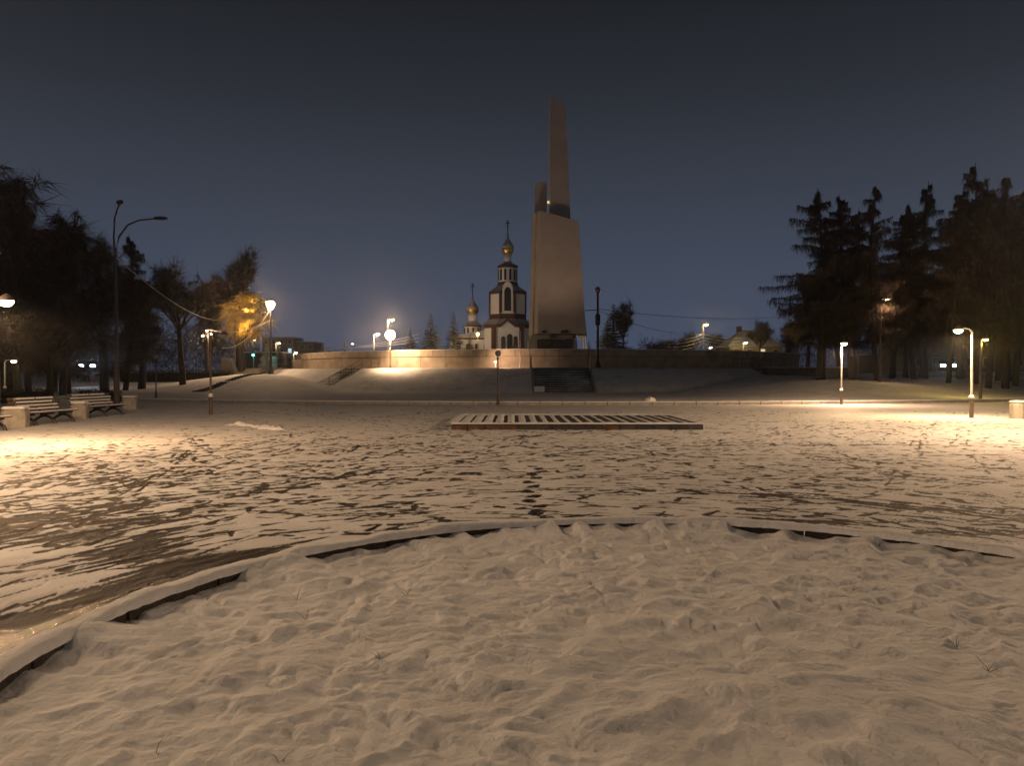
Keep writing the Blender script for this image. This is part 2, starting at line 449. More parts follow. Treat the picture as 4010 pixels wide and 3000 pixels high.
# patches walked or melted bare
JX = X0 + (np.arange(NX) + .5) * CELL; JY = (Y0 + (np.arange(NY) + .5) * CELL)[:, None]
rb = np.hypot(JX - BC[0], JY - BC[1]); ab = np.degrees(np.arctan2(JY - BC[1], JX - BC[0])) % 360
CX, CY = np.meshgrid(np.linspace(0, 70, NX // 8), np.linspace(0, 50, NY // 8))
big = np.kron(fbm(CX * .8, CY * .8, 21, 5), np.ones((8, 8), np.float32))
bg = np.zeros_like(M); bg[:big.shape[0], :big.shape[1]] = big[:NY, :NX]
bare = 1.25 * ss(1.15, 0.15, rb - 4.06) * ss(118, 150, ab) * ss(260, 230, ab) \
     + 0.22 * ss(3.4, .4, np.abs(rb - 6.4)) * ss(128, 160, ab) * ss(260, 230, ab) \
     + 0.15 * ss(4.2, 1.0, np.hypot((JX + 6.5) / 1.6, JY - 9.5)) + 0.12 * ss(4.0, 1.0, np.hypot((JX - 7.0) / 1.3, JY - 9.3)) \
     + 0.0 * ss(6.5, 2.0, np.abs(rb - 6.5)) * ss(205, 190, ab)
M = np.clip(np.maximum(M, 0) + np.clip(bare + bg * .7 * (bare > .01), 0, 1.2) * 1.05, 0, 1.6)
M = M * .85 + 0.20 * bg
rows = [1.4]
while rows[-1] < 52: rows.append(rows[-1] + (0.006 if rows[-1] < 6.5 else 0.0036 if rows[-1] < 18 else 0.0048 if rows[-1] < 32 else 0.009) * (rows[-1] + 2.2))
us = np.linspace(-0.74, 0.74, 1060)
PY = np.array(rows)[:, None] * np.ones_like(us); PX = us[None, :] * (PY + 4.0)
fi = np.clip((PX - X0) / CELL - .5, 0, NX - 2); fj = np.clip((PY - Y0) / CELL - .5, 0, NY - 2)
ii = fi.astype(int); jj = fj.astype(int); fu = fi - ii; fv = fj - jj
T = (M[jj, ii] * (1 - fu) + M[jj, ii + 1] * fu) * (1 - fv) + (M[jj + 1, ii] * (1 - fu) + M[jj + 1, ii + 1] * fu) * fv
PZ = 0.004 + 0.028 * (1 - np.clip(T, 0, 1)) + 0.020 * fbm(PX * 1.2, PY * 1.2, 31, 4) + 0.012 * fbm(PX * 7, PY * 7, 37, 2) * (1 - np.clip(T, 0, 1))
rk = np.hypot(PX - TC[0], PY - TC[1]); rbed = np.hypot(PX - BC[0], PY - BC[1])
ok = (rk > 65.68) & (rbed > BR + 0.06)
keep = ok[:-1, :-1] & ok[1:, 1:] & ok[:-1, 1:] & ok[1:, :-1]
keep = (rk[:-1, :-1] > 65.6) & (rbed[:-1, :-1] > BR + 0.05)
plaza = struct(grid_object("plaza", PX, PY, PZ, PLAZA, keep, T))
del M, bg, rb, ab

# ---- the round flower bed under lumpy snow
br_ = np.concatenate([np.linspace(0.0, 1.2, 30), np.linspace(1.2, BR + .05, 190)[1:]])
ba_ = np.linspace(0, 2 * math.pi, 1300)
BRr, BAa = np.meshgrid(br_, ba_, indexing='ij')
BX = BC[0] + BRr * np.cos(BAa); BY = BC[1] + BRr * np.sin(BAa)
wx = BX + 0.25 * fbm(BX * 2.2, BY * 2.2, 51); wy = BY + 0.25 * fbm(BX * 2.2 + 9, BY * 2.2, 52)
rx = wx * 0.80 - wy * 0.60; ry = wx * 0.60 + wy * 0.80
ridge = 1 - np.abs(2 * vnoise(rx * 3.4, ry * 2.0, 61) - 1)
BZ = 0.035 + 0.065 * fbm(wx * 1.3, wy * 1.3, 41, 3) + 0.024 * (ridge ** 2 - .35) + 0.056 * fbm(wx * 4.0, wy * 4.0, 43, 4) + 0.018 * (vnoise(wx * 8, wy * 8, 47) ** 3)
BZ += 0.024 * (np.abs(vnoise(wx * 6.5 + 3, wy * 6.5, 63) - .5) * 2 - .5) + 0.008 * (np.abs(vnoise(wx * 14 + 8, wy * 14, 65) - .5) * 2 - .5) + 0.006 * fbm(BX * 22, BY * 22, 67, 2)
pits = vnoise(wx * 3.1 + 40, wy * 3.1, 71); BZ -= 0.028 * ss(.80, .97, pits)
near = ss(0.75, 0.0, BR - BRr); drift = .75 * vnoise(BAa * 4.3, BAa * 0 + 3.3, 81) + .25 * vnoise(BAa * 24, BAa * 0 + 7.3, 83)
BZ = BZ * (1 - 0.3 * near) + near * (0.022 + 0.085 * ss(.50, .85, drift)) + 0.03 * ss(.15, 0, BR - BRr) * ss(.3, .9, drift)
bed = struct(grid_object("flower_bed", BX, BY, BZ, BED))

kerb = thing("flower_bed_kerb", "low round stone kerb with a snow cap ringing the flower bed", "kerb")
kerb["kind"] = "structure"
NS = 28
for k in range(NS):
    a0 = 2 * math.pi * k / NS + .003; a1 = 2 * math.pi * (k + 1) / NS - .003; b = MB(); q = []
    for t in np.linspace(a0, a1, 7):
        for r_, z_ in ((BR, -.15), (BR, .115), (BR + .015, .13), (BR + .135, .13), (BR + .15, .115), (BR + .15, -.15)):
            q.append((BC[0] + r_ * math.cos(t), BC[1] + r_ * math.sin(t), z_))
    fs = [tuple(range(6)), tuple(range(41, 35, -1))]
    for i in range(6):
        for j in range(6): fs.append((i * 6 + j, i * 6 + 6 + j, i * 6 + 6 + (j + 1) % 6, i * 6 + (j + 1) % 6))
    b.add(q, fs).build("kerb_stone", KERBST, kerb)
ca = np.linspace(0, 2 * math.pi, 900); cp = np.linspace(-1, 1, 11)
CA, CPp = np.meshgrid(ca, cp, indexing='ij')
wob = 0.03 * fbm(CA * 22, CPp * 0 + 1.1, 91, 4); hgt = 0.035 * (0.65 + 1.4 * (vnoise(CA * 13, CPp * 0 + .5, 95)))
CRr = BR + 0.075 + CPp * (0.095 + wob)
CZ = 0.128 + hgt * np.clip(1 - CPp ** 4, 0, 1) - 0.012 * (np.abs(CPp) > .95) + .012 * fbm(CA * 60, CPp * 2, 97, 3)
sc_ = grid_object("snow_cap", BC[0] + CRr * np.cos(CA), BC[1] + CRr * np.sin(CA), CZ, BED); sc_.parent = kerb

# ---- kerb along the far edge of the plaza
kerb2 = thing("plaza_kerb", "long curved kerb of the plaza below the snowy bank", "kerb"); kerb2["kind"] = "structure"
ks = MB().bbox((0, 0, 0.03), (1.16, .16, .30), .02).mesh("plaza_kerb_stone", CONC)
kc = MB().bbox((0, 0.02, 0.20), (1.19, .20, .05), .02).mesh("plaza_kerb_snow", SNOW)
for k in range(-34, 31):
    a = -math.pi / 2 + k * 1.2 / 65.7
    o = put("kerb_stone", ks, kerb2, (TC[0] + 65.6 * math.cos(a), TC[1] + 65.6 * math.sin(a), 0), a + math.pi / 2)
    put("snow_cap", kc, o)

# ------------------------------------------------------------------ terrace wall and stairs
TOPZ = 4.05
tw = thing("terrace_wall", "curved granite retaining wall with a coping band round the monument terrace", "wall")
def arc_block(r0, r1, z0, z1, a0, a1, n=4):
    b = MB(); q = []
    for t in np.linspace(a0, a1, n):
        for r_, z_ in ((r0, z0), (r0, z1), (r1, z1), (r1, z0)): q.append((TC[0] + r_ * math.cos(t), TC[1] + r_ * math.sin(t), z_))
    fs = [(0, 1, 2, 3), tuple(4 * (n - 1) + i for i in (3, 2, 1, 0))]
    for i in range(n - 1):
        for j in range(4): fs.append((i * 4 + j, i * 4 + 4 + j, i * 4 + 4 + (j + 1) % 4, i * 4 + (j + 1) % 4))
    return b.add(q, fs)
step_a = 2.8 / 33
for k in range(-19, 19):
    a0 = -math.pi / 2 + k * step_a; g = .0006; dr = R0.uniform(-.015, .015)
    arc_block(32.3, 33.0 + dr, 1.9, 3.38, a0 + g, a0 + step_a - g).build("wall_panel", GRANITE, tw)
    for h in (0, 1):
        arc_block(32.2, 33.10 + R0.uniform(-.012, .012), 3.42, TOPZ, a0 + h * step_a / 2 + g, a0 + (h + 1) * step_a / 2 - g, 3).build("coping_stone", GRANITE, tw)
arc_block(32.25, 32.9, 1.9, 4.0, -math.pi / 2 - 19 * step_a, -math.pi / 2 + 19 * step_a, 80).build("wall_core", DARKST, tw)
b = arc_block(32.3, 33.06, TOPZ + .003, TOPZ + .05, -math.pi / 2 - 19 * step_a, -math.pi / 2 + 19 * step_a, 140); b.build("snow_cap", SNOW, tw)
# terrace floor
b = MB().lathe([(32.4, -1.5), (32.4, 0)], (TC[0], TC[1], 3.7), 96)
struct(b.build("terrace_floor", SNOW))

def stairs(name, label, theta, width, rtop, n, ztop, rail=None, skipz=0.0):
    dx, dy = -math.sin(theta), -math.cos(theta)
    rz = math.atan2(dy, dx)
    t = thing(name, label, "stairs", (TC[0] + rtop * dx, TC[1] + rtop * dy, 0), rz)
    me = MB().bbox((0, 0, 0), (.42, width, .15), .012).mesh("step", STEP)
    cap = MB().bbox((0, 0, 0), (.10, width * .96, .022), .01).mesh("step_snow", SNOW)
    h = ztop / 15.0
    for k in range(n):
        o = put("step", me, t, (.2 + k * .36, 0, ztop - h * k - .07))
        put("snow_line", cap, o, (-.12, 0, .088))
    for s in (-1, 1):
        b = MB(); L = n * .36 + .2
        pts = [(0, ztop + .06), (0, ztop - .6), (L, ztop - h * n - .5), (L, ztop - h * n + .14)]
        y0 = s * (width / 2 + .02); y1 = s * (width / 2 + .22)
        b.add([(x, y0, z) for x, z in pts] + [(x, y1, z) for x, z in pts], [(0, 1, 2, 3), (7, 6, 5, 4), (0, 4, 5, 1), (1, 5, 6, 2), (2, 6, 7, 3), (3, 7, 4, 0)])
        b.build("side_wall", CONC, t)
    if rail:
        for s in rail:
            y = s * (width / 2 + .1); P = []
            for k in range(0, n + 1, 4):
                x = .15 + k * .36; z = ztop - h * k
                put("rail_post", MB().tube([(x, y, z - .3), (x, y, z + .95)], .028, 6).mesh("rail_post", BROWNM), t); P.append((x, y, z))
            for dz in (.95, .5):
                MB().tube([(P[0][0] - 3.2, y, P[0][2] + dz)] + [(p[0], p[1], p[2] + dz) for p in P], .025, 6).build("handrail", BROWNM, t)
            for xx in (-1.1, -2.2, -3.2):
                put("rail_post", MB().tube([(xx, y, ztop - .1), (xx, y, ztop + .95)], .028, 6).mesh("rail_post", BROWNM), t)
    return t
ms = stairs("terrace_stairs", "wide dark stone stairs climbing the bank straight to the granite wall", 0.0, 5.1, 35.4, 15, 2.26)
for s in (-1, 1):
    MB().lathe([(.16, -.3), (.16, .0), (.11, .08), (.05, 1.15), (.02, 1.25)], (0.1, s * 2.75, 2.3), 8).build("end_post", CONC, ms)
MB().bbox((4.9, -2.15, .32), (1.0, .9, .66), .05).build("corner_block", SNOW, ms)
stairs("terrace_stairs", "narrow dark stairs with a pipe handrail beside the brightest path lamp", math.radians(35), 2.1, 35.4, 15, 2.26, rail=(1,))
stairs("terrace_stairs", "short dark stairs on the bank towards the bare larches", math.radians(-35), 2.1, 35.4, 7, 2.26, rail=(-1,))

# garden steps going up to the black lantern post
gs = thing("garden_steps", "dark staggered slab steps rising through snow to the black lantern post", "steps")
me = MB().bbox((0, 0, 0), (.95, .32, .12), .02).mesh("garden_step", STEP)
for k in range(21):
    t = k / 20.0
    if k in (10,): continue
    d = 64.5 + 17.5 * t; px = 428 + 128 * t; x = gx(px, d)
    put("step", me, gs, (x, d, tz(x, d) + .035), R0.uniform(-.06, .06))

# ---- long low steps and block at the end of the terrace wall
ls = thing("long_steps", "long low snowy steps running from the wall end behind the black lantern post", "steps")
for k in range(4):
    MB().bbox((gx(572, 96), 95 + k * .5, tz(gx(572, 96), 95) + .10 + k * .17), (9.5, .55, .17), .02).build("step", GRANITE, ls)
    MB().bbox((gx(572, 96), 95 + k * .5, tz(gx(572, 96), 95) + .195 + k * .17), (9.4, .42, .016), .005).build("snow_line", SNOW, ls)
wb = thing("end_block", "squat granite block at the end of the terrace wall", "block", (gx(655, 93), 93, 0))
MB().bbox((0, 0, 2.55), (2.2, 1.2, 1.5), .03).build("block_body", GRANITE, wb)
MB().bbox((0, 0, 3.34), (2.25, 1.25, .07), .03).build("snow_cap", SNOW, wb)
wg = MB().poly([(-.7, 0), (.9, 0), (.25, 2.0), (-.7, 2.1)], -.5, .5)
o = wg.build("concrete_wedge", DARKST); o.location = (gx(495, 88), 88, tz(gx(495, 88), 88) - .1)
tag(o, "dark sloping concrete wedge beside the long low steps", "block")

# ------------------------------------------------------------------ monument
MD = 97.0; mk = MD / 3029.0
def mp(X, Y): return ((X - 2005) * mk, EYE + (1465 - Y) * mk)
mon = thing("monument", "tall pale stone stele of several tapering slabs on the round terrace", "monument", (6, MD, 3.7))
def mpart(name, m, pts, y0, y1, parent=mon):
    b = MB().poly([mp(*p) for p in pts], y0, y1); b.v = [(x - 6, y - MD, z - 3.7) for x, y, z in b.v]
    return b.build(name, m, parent)
def wedge(name, fr, bk, y0, y1):
    a = [mp(*p) for p in fr]; c = [mp(*p) for p in bk]; n = len(a)
    vs = [(x - 6, y0 - MD, z - 3.7) for x, z in a] + [(x - 6, y1 - MD, z - 3.7) for x, z in c]
    fs = [tuple(range(n)), tuple(range(2 * n - 1, n - 1, -1))] + [((i + 1) % n, i, n + i, n + (i + 1) % n) for i in range(n)]
    MB().add(vs, fs).build(name, SLABST, mon)
wedge("front_slab", [(2104, 1309), (2292, 1309), (2263, 874), (2113, 832)], [(2091, 1309), (2292, 1309), (2263, 874), (2103, 830)], 96.0, 97.3)
wedge("side_slab", [(2086, 1313), (2100, 1313), (2110, 829), (2098, 829)], [(2072, 1313), (2100, 1313), (2110, 829), (2087, 829)], 97.75, 99.1)
mpart("joint_slab", DARKST, [(2091, 1313), (2280, 1313), (2252, 880), (2104, 838)], 97.3, 97.75)
mpart("back_slab", SLABST, [(2180, 1311), (2305, 1311), (2272, 990), (2240, 900), (2180, 890)], 99.3, 100.5)
st = mpart("main_stele", SLABST, [(2153, 1300), (2250, 1300), (2237, 880), (2226, 670), (2218, 432), (2206, 404), (2190, 388), (2156, 369)], 97.75, 99.3)
mpart("lit_edge_strip", PALEM, [(2149.5, 1300), (2153, 1300), (2156, 371), (2153, 380)], 97.8, 98.5)  # pale material puts the lit chamfer's brightness into the colour
mpart("rear_slab", SLABST, [(2094, 1300), (2144, 1300), (2144, 690), (2097, 702)], 99.5, 100.7)
lo = mpart("slot_lamp", emis("slot_lamp_lit", (1.0, .70, .22), 1.0), [(2144, 794), (2151, 794), (2151, 785), (2144, 785)], 97.5, 97.7)
pl = mpart("plinth", CONC, [(2066, 1405), (2262, 1405), (2256, 1328), (2070, 1328)], 96.2, 101)
mpart("plinth_ledge", CONC, [(2078, 1327), (2250, 1327), (2250, 1313), (2078, 1313)], 96.6, 100.6)
for X0_, X1_ in ((2102, 2128), (2129, 2156), (2157, 2182), (2183, 2208), (2209, 2233)):
    mpart("relief_panel", DARKST, [(X0_, 1400), (X1_, 1400), (X1_, 1329 + R0.uniform(0, 4)), (X0_, 1329 + R0.uniform(0, 4))], 95.9 + R0.uniform(-.12, .05), 96.2)
for X0_, X1_, Y0_, Y1_ in ((2118, 2138, 1295, 1306), (2148, 2176, 1314, 1326), (2192, 2222, 1294, 1306), (2236, 2254, 1316, 1326)):
    mpart("bronze_relief", DARKST, [(X0_, Y1_), (X1_, Y1_ + 1), (X1_ - 3, Y0_), (X0_ + 4, Y0_ + 2)], 95.7, 95.98)

def flood(x, y, aim, power, label):
    t = thing("floodlight", label, "floodlight", (x, y, 3.7), 0, "floodlights on the terrace floor")
    MB().bbox((0, 0, .05), (.4, .3, .1), .02).build("bracket", BLACK, t)
    MB().box((0, -.05, .28), (.45, .3, .34), 0, 1, (-.7, 'X')).build("housing", BLACK, t)
    MB().box((0, .09, .40), (.38, .02, .26), 0, 1, (-.7, 'X')).build("glass", BULB, t)
    light("flood_light", t, (0, .2, .5), power, (1.0, .66, .44) if y < 100 else (1.0, .84, .78), .2, 60, (aim[0] - x, aim[1] - y, aim[2] - 3.7))
flood(1.0, 80.0, (5.5, 96, 20), 1900, "small floodlight behind the coping on the church side of the stele")
flood(11.0, 80.0, (6.0, 96, 20), 800, "small floodlight behind the coping on the crossarm post's side of the stele")

flood(-6.0, 124.0, (-2, 154, 14), 2200, "unseen floodlight added behind the spruces to brighten the church")  # unseen fixture added to brighten the church walls
# pole lit yellow beside the monument base
t = thing("signpost", "two thin yellow-lit poles with a small flag beside the monument base", "pole", (gx(1265, 104), 104, 3.7))
for dx in (-.28, .05):
    MB().tube([(dx, 0, 0), (dx, 0, 3.35)], .07, 8).build("pole", PALEM, t)
MB().poly([(-.9, 2.55), (-.3, 2.9), (-.3, 3.35), (-.7, 3.2)], -.02, .02).build("flag", TWIGY, t)
light("flag_light", t, (-1.6, -1.6, 1.0), 60, (1, .75, .2), .1)

# ------------------------------------------------------------------ church
CD = 150.0; ck = CD / 3029.0
def cxz(u, v): return ((1750 + u / 2.7587 - 2005) * ck, EYE + (1465 - (800 + v / 2.7587)) * ck)
ch = thing("church", "white church with brick pilasters, belfry and gilded onion domes behind the monument", "church", (-.84, CD + 4, 2.0))
def W(v): return cxz(0, v)[1] - 2.0
def H(u): return u / 2.7587 * ck
OCT = math.pi / 8
def lt(name, m, prof, cx=0.0, n=16, rot=0.0, parent=ch, smooth=False, cy=0.0):
    return MB().lathe([(H(r), W(v)) for r, v in prof], (cx, cy, 0), n, rot).build(name, m, parent, smooth)
S8 = 1.0 / math.cos(OCT)
def onion(cx, v0, v1, rmax, cy=0.0):
    h = v1 - v0
    prof = [(rmax * .62, v1), (rmax * .8, v1 - h * .08), (rmax * .97, v1 - h * .2), (rmax, v1 - h * .3), (rmax * .9, v1 - h * .42), (rmax * .66, v1 - h * .54), (rmax * .4, v1 - h * .68), (rmax * .2, v1 - h * .82), (rmax * .06, v0)]
    d = lt("dome", GOLD, prof, cx, 20, 0, ch, True, cy)
    lt("dome_snow", ROOF, [(rmax * 1.02, v1 - h * .31), (rmax * .92, v1 - h * .43), (rmax * .68, v1 - h * .55), (rmax * .42, v1 - h * .69), (rmax * .22, v1 - h * .83), (rmax * .08, v0 - 1)], cx, 20, 0, d, True, cy)
    return d
def cross(cx, v0, v1, w, cy=0.0):
    b = MB(); z0, z1 = W(v1), W(v0); h = z1 - z0
    b.box((cx, cy, (z0 + z1) / 2), (.17, .14, h)).box((cx, cy, z1 - h * .22), (w, .145, .17)).box((cx, cy, z1 - h * .09), (w * .5, .146, .14)).box((cx, cy, z1 - h * .42), (w * .55, .147, .14), 0, 1, (.35, 'Y'))
    b.lathe([(.02, 0), (.2, .12), (.2, .28), (.02, .4)], (cx, cy, z0 - .1), 8)
    b.build("cross", BLACK, ch)
def arch(name, m, cx, cy, w, z0, z1, depth, parent=ch, n=8, pointed=False):
    pts = [(cx - w / 2, z0), (cx + w / 2, z0)]; zs = z1 - w / 2 * (1.25 if pointed else 1)
    for k in range(n + 1):
        a = math.pi * k / n; hh = (z1 - zs)
        pts.append((cx + w / 2 * math.cos(a), zs + hh * (math.sin(a) ** (1.4 if pointed else 1))))
    return MB().poly(pts, cy - depth, cy + .05).build(name, m, parent)
# main tower
cross(0, 130, 300, .95); onion(0, 290, 512, 69)
lt("drum", PLASTER, [(38, 602), (38, 508)], 0, 16, 0, ch, True)
lt("flared_roof", ROOF, [(108, 640), (80, 622), (52, 608), (40, 592)], 0, 16)
lt("cornice", BRICK, [(104, 668), (113, 655), (114, 640), (105, 636)], 0, 16)
lt("belfry_drum", PLASTER, [(103, 830), (103, 664)], 0, 24)
for k in range(12):
    a = -math.pi / 2 + (k + .5) * math.pi / 6; o = arch("belfry_window", DARKGL, 0, 0, H(23), 0, W(680) - W(805), .12)
    o.location = (H(103) * math.cos(a), H(103) * math.sin(a), W(805)); o.rotation_euler = (0, 0, a + math.pi / 2)
lt("cornice", BRICK, [(118, 858), (112, 840), (112, 828), (103, 820)], 0, 24)
lt("octagon_roof", ROOF, [(205 * S8, 932), (170 * S8, 905), (112 * S8, 862), (100 * S8, 850)], 0, 8, OCT)
lt("cornice", BRICK, [(200 * S8, 962), (207 * S8, 948), (207 * S8, 934), (190 * S8, 930)], 0, 8, OCT)
lt("octagon_wall", PLASTER, [(195 * S8, 1186), (195 * S8, 955)], 0, 8, OCT)
cyf = -H(195)
for k in range(8):
    a = OCT + k * math.pi / 4; p = (H(195 * S8) * math.cos(a), H(195 * S8) * math.sin(a), (W(960) + W(1186)) / 2)
    MB().box(p, (.24, .24, W(960) - W(1186)), a).build("corner_pilaster", BRICK, ch)
for k in range(0, 8, 2):
    h_ = put("window_bay", None, ch); h_.rotation_euler = (0, 0, k * math.pi / 4)
    arch("window_frame", PLASTER, 0, cyf, H(112), W(1168), W(835 if k == 0 else 965), .42 if k == 0 else .15, h_, 10, True)
    arch("window", DARKGL, 0, cyf - (.40 if k == 0 else .13), H(74), W(1152), W(893 if k == 0 else 1000), .06, h_, 10, True)
    for s in (-1, 1):
        MB().box((s * H(78), cyf - .06, (W(955) + W(1168)) / 2), (H(31), .3, W(955) - W(1168))).build("pilaster", BRICK, h_)
lt("cornice", BRICK, [(205 * S8, 1240), (208 * S8, 1226), (200 * S8, 1218), (203 * S8, 1200), (206 * S8, 1188), (197 * S8, 1180)], 0, 8, OCT)
lt("skirt_roof", ROOF, [(290 * S8, 1300), (250 * S8, 1275), (205 * S8, 1236), (190 * S8, 1228)], 0, 8, OCT)
lt("cornice", BRICK, [(262 * S8, 1335), (280 * S8, 1322), (288 * S8, 1304), (270 * S8, 1298)], 0, 8, OCT)
lt("base_wall", PLASTER, [(255 * S8, 1735), (255 * S8, 1325)], 0, 8, OCT)
py = -H(262)
MB().poly([(H(-175), W(1735)), (H(175), W(1735)), (H(175), W(1318)), (H(72), W(1312)), (0, W(1232)), (H(-72), W(1312)), (H(-175), W(1318))], py - .55, py).build("porch_wall", PLASTER, ch)
MB().poly([(H(-190), W(1334)), (H(-78), W(1334)), (0, W(1268)), (H(78), W(1334)), (H(190), W(1334)), (H(190), W(1308)), (H(68), W(1302)), (0, W(1226)), (H(-68), W(1302)), (H(-190), W(1308))], py - .85, py - .551).build("porch_gable_trim", BRICK, ch)
for s in (-1, 1):
    MB().box((s * H(150), py - .66, (W(1335) + W(1735)) / 2), (H(52), .3, W(1335) - W(1735))).build("pilaster", BRICK, ch)
arch("door", DARKGL, H(22), py - .56, H(58), W(1735), W(1405), .08)
arch("arched_window", DARKGL, H(-47), py - .56, H(48), W(1700), W(1430), .08)
arch("arched_window", DARKGL, H(84), py - .56, H(40), W(1700), W(1430), .08)
# side nave and small tower
sx = (H(265 - 657))
MB().box((sx + 1.2, 3.5, W(1425) / 2), (11.0, 9, W(1425))).build("nave_wall", PLASTER, ch)
MB().poly([(sx - 4.7, W(1428)), (sx + 7.2, W(1428)), (sx + 5, W(1330)), (sx - 2.5, W(1400))], -1.4, 8.4).build("nave_roof", ROOF, ch)
MB().box((sx + 1.2, -1.05, W(1445)), (11.3, .2, .35)).build("nave_cornice", BRICK, ch)
for k in range(5):
    arch("arched_window", DARKGL, sx - 2.6 + k * 1.75, -1.02, .7, W(1640), W(1500), .08)
cross(sx, 820, 992, .95, 1); onion(sx, 985, 1172, 70, 1)
lt("drum", PLASTER, [(48, 1250), (48, 1168)], sx, 16, 0, ch, True, 1)
lt("flared_roof", ROOF, [(108, 1292), (82, 1272), (58, 1256), (46, 1240)], sx, 16, 0, ch, False, 1)
lt("cornice", BRICK, [(94, 1310), (106, 1300), (107, 1292), (96, 1289)], sx, 16, 0, ch, False, 1)
lt("belfry_drum", PLASTER, [(92, 1440), (92, 1300)], sx, 20, 0, ch, False, 1)
for k in range(10):
    a = -math.pi / 2 + k * math.pi / 5 + .1; o = arch("belfry_window", DARKGL, 0, 0, H(18), 0, W(1322) - W(1395), .12)
    o.location = (sx + H(92) * math.cos(a), 1 + H(92) * math.sin(a), W(1395)); o.rotation_euler = (0, 0, a + math.pi / 2)

# ------------------------------------------------------------------ lamps
def park_lamp(x, y, z, h, lit, arm, label, power=500, col=SODIUM, group="slim park lamps", armlen=.42, m=PALEM):
    t = thing("park_lamp", label, "lamp", (x, y, z), 0, group)
    MB().lathe([(.075, 0), (.075, .62), (.085, .66), (.085, .72), (.05, .78)], (0, 0, 0), 12).build("base_sleeve", BROWNM, t)
    MB().lathe([(.03, .79), (.095, .76), (.10, .83), (.07, .90), (.03, .92)], (0, 0, 0), 10).build("snow_collar", SNOW, t, True)
    MB().tube([(0, 0, .7), (0, 0, h - .1)], [.045, .036], 10).build("pole", m, t)
    ux, uy = math.cos(arm), math.sin(arm)
    MB().tube([(0, 0, h - .14), (ux * armlen * .25, uy * armlen * .25, h), (ux * armlen * .7, uy * armlen * .7, h + .03), (ux * armlen, uy * armlen, h)], .024, 6).build("arm", m, t)
    hx, hy = ux * (armlen + .1), uy * (armlen + .1)
    hd = MB().lathe([(.17, -.03), (.15, .03), (.08, .09), (.03, .12)], (hx, hy, h), 14).build("lamp_head", BROWNM, t, True)
    MB().lathe([(.02, -.17), (.10, -.15), (.15, -.09), (.165, -.032)], (hx, hy, h), 14).build("glass", BULB if lit else BULBOFF, hd, True)
    if lit: light("lamp_light", t, (hx, hy, h - .22), power, col, .12, 174, (hx, hy, 0), .12)
    return t
def globe_lamp(x, y, z, h, lit, label, power=300, r=.16, m=BROWNM, glass=None, col=WARM, group="globe lamps", aim=None):
    t = thing("globe_lamp", label, "lamp", (x, y, z), 0, group)
    MB().lathe([(.08, 0), (.08, .5), (.05, .58)], (0, 0, 0), 10).build("base_sleeve", m, t)
    MB().tube([(0, 0, .5), (0, 0, h - r)], [.045, .035], 8).build("pole", m, t)
    MB().lathe([(.05, -.02), (.09, .02), (.09, .06)], (0, 0, h - 1.9 * r), 10).build("collar", m, t)
    MB().lathe([(r * .35, -r * .93), (r * .7, -r * .7), (r * .95, -r * .3), (r, 0), (r * .95, r * .3), (r * .7, r * .7), (r * .3, r * .95)], (0, 0, h), 14).build("globe", glass or (BULB if lit else BULBOFF), t, True)
    if lit:
        p = (0, 0, h - r - .12)
        if aim: light("lamp_light", t, p, power, col, .2, 150, Vector(p) + Vector(aim))
        else: light("lamp_light", t, p, power, col, .12)
    return t
def street_lamp(x, y, z, h, arm, label, power=1500, col=WARM, glass=None, r=.35, post=GREYM, armlen=1.2, pr=.1, lit=True, group="street lamps", heads=None, aim=None):
    t = thing("street_lamp", label, "lamp", (x, y, z), 0, group)
    MB().tube([(0, 0, -.2), (0, 0, h * .3), (0, 0, h)], [pr, pr * .85, pr * .6], 10).build("post", post, t)
    for k, (aa, al, dz) in enumerate(heads or [(arm, armlen, 0.15)]):
        ux, uy = math.cos(aa), math.sin(aa)
        MB().tube([(0, 0, h - .3), (ux * al * .35, uy * al * .35, h + dz * .6), (ux * al, uy * al, h + dz)], pr * .4, 6).build("arm", post, t)
        hx, hy, hz = ux * (al + r), uy * (al + r), h + dz
        b = MB(); b.lathe([(r * .8, -.02), (r * .75, .10), (r * .4, .2), (.04, .24)], (hx, hy, hz), 12); hd = b.build("lamp_head", post, t, True)
        MB().lathe([(.03, -r * .6), (r * .45, -r * .5), (r * .72, -.1), (r * .78, -.022)], (hx, hy, hz), 12).build("glass", (glass or BULB) if lit else BULBOFF, hd, True)
        if lit:
            p = (hx, hy, hz - r * .6 - .15)
            if aim: light("lamp_light", t, p, power, col, .2, 175, Vector(p) + Vector(aim), .3)
            else: light("lamp_light", t, p, power, col, .2)
    return t
PI = math.pi
park_lamp(gx(2099, 29.3), 29.3, 0, 3.4, True, PI, "slim lit park lamp with brown base standing near the rounded planter", 1500, (1, .64, .32))
park_lamp(gx(1801, 43.0), 42.0, 0, 3.4, True, -PI / 2 + .3, "slim lit park lamp at the plaza kerb in front of the larches", 1900, (1, .62, .36), armlen=.1)
park_lamp(gx(455, 31.6), 31.6, 0, 3.35, False, .4, "slim unlit park lamp standing alone on the snow past the benches", m=BROWNM)
park_lamp(-12.02, 17.6, 0, 3.4, True, .0, "slim lit park lamp reaching over the plaza near the benches", 1200, (1, .58, .28))
park_lamp(gx(10, 48), 48, 0.05, 2.5, True, .2, "short dim greenish park lamp behind the benches", 18, (.9, .9, .3))
globe_lamp(gx(1076, 41.3), 41.0, 0, 2.8, False, "unlit ball-topped lamp at the plaza kerb below the bank")
globe_lamp(gx(337, 47), 47, 0.05, 2.7, False, "unlit ball-topped lamp at the kerb near the tall double street lamp")
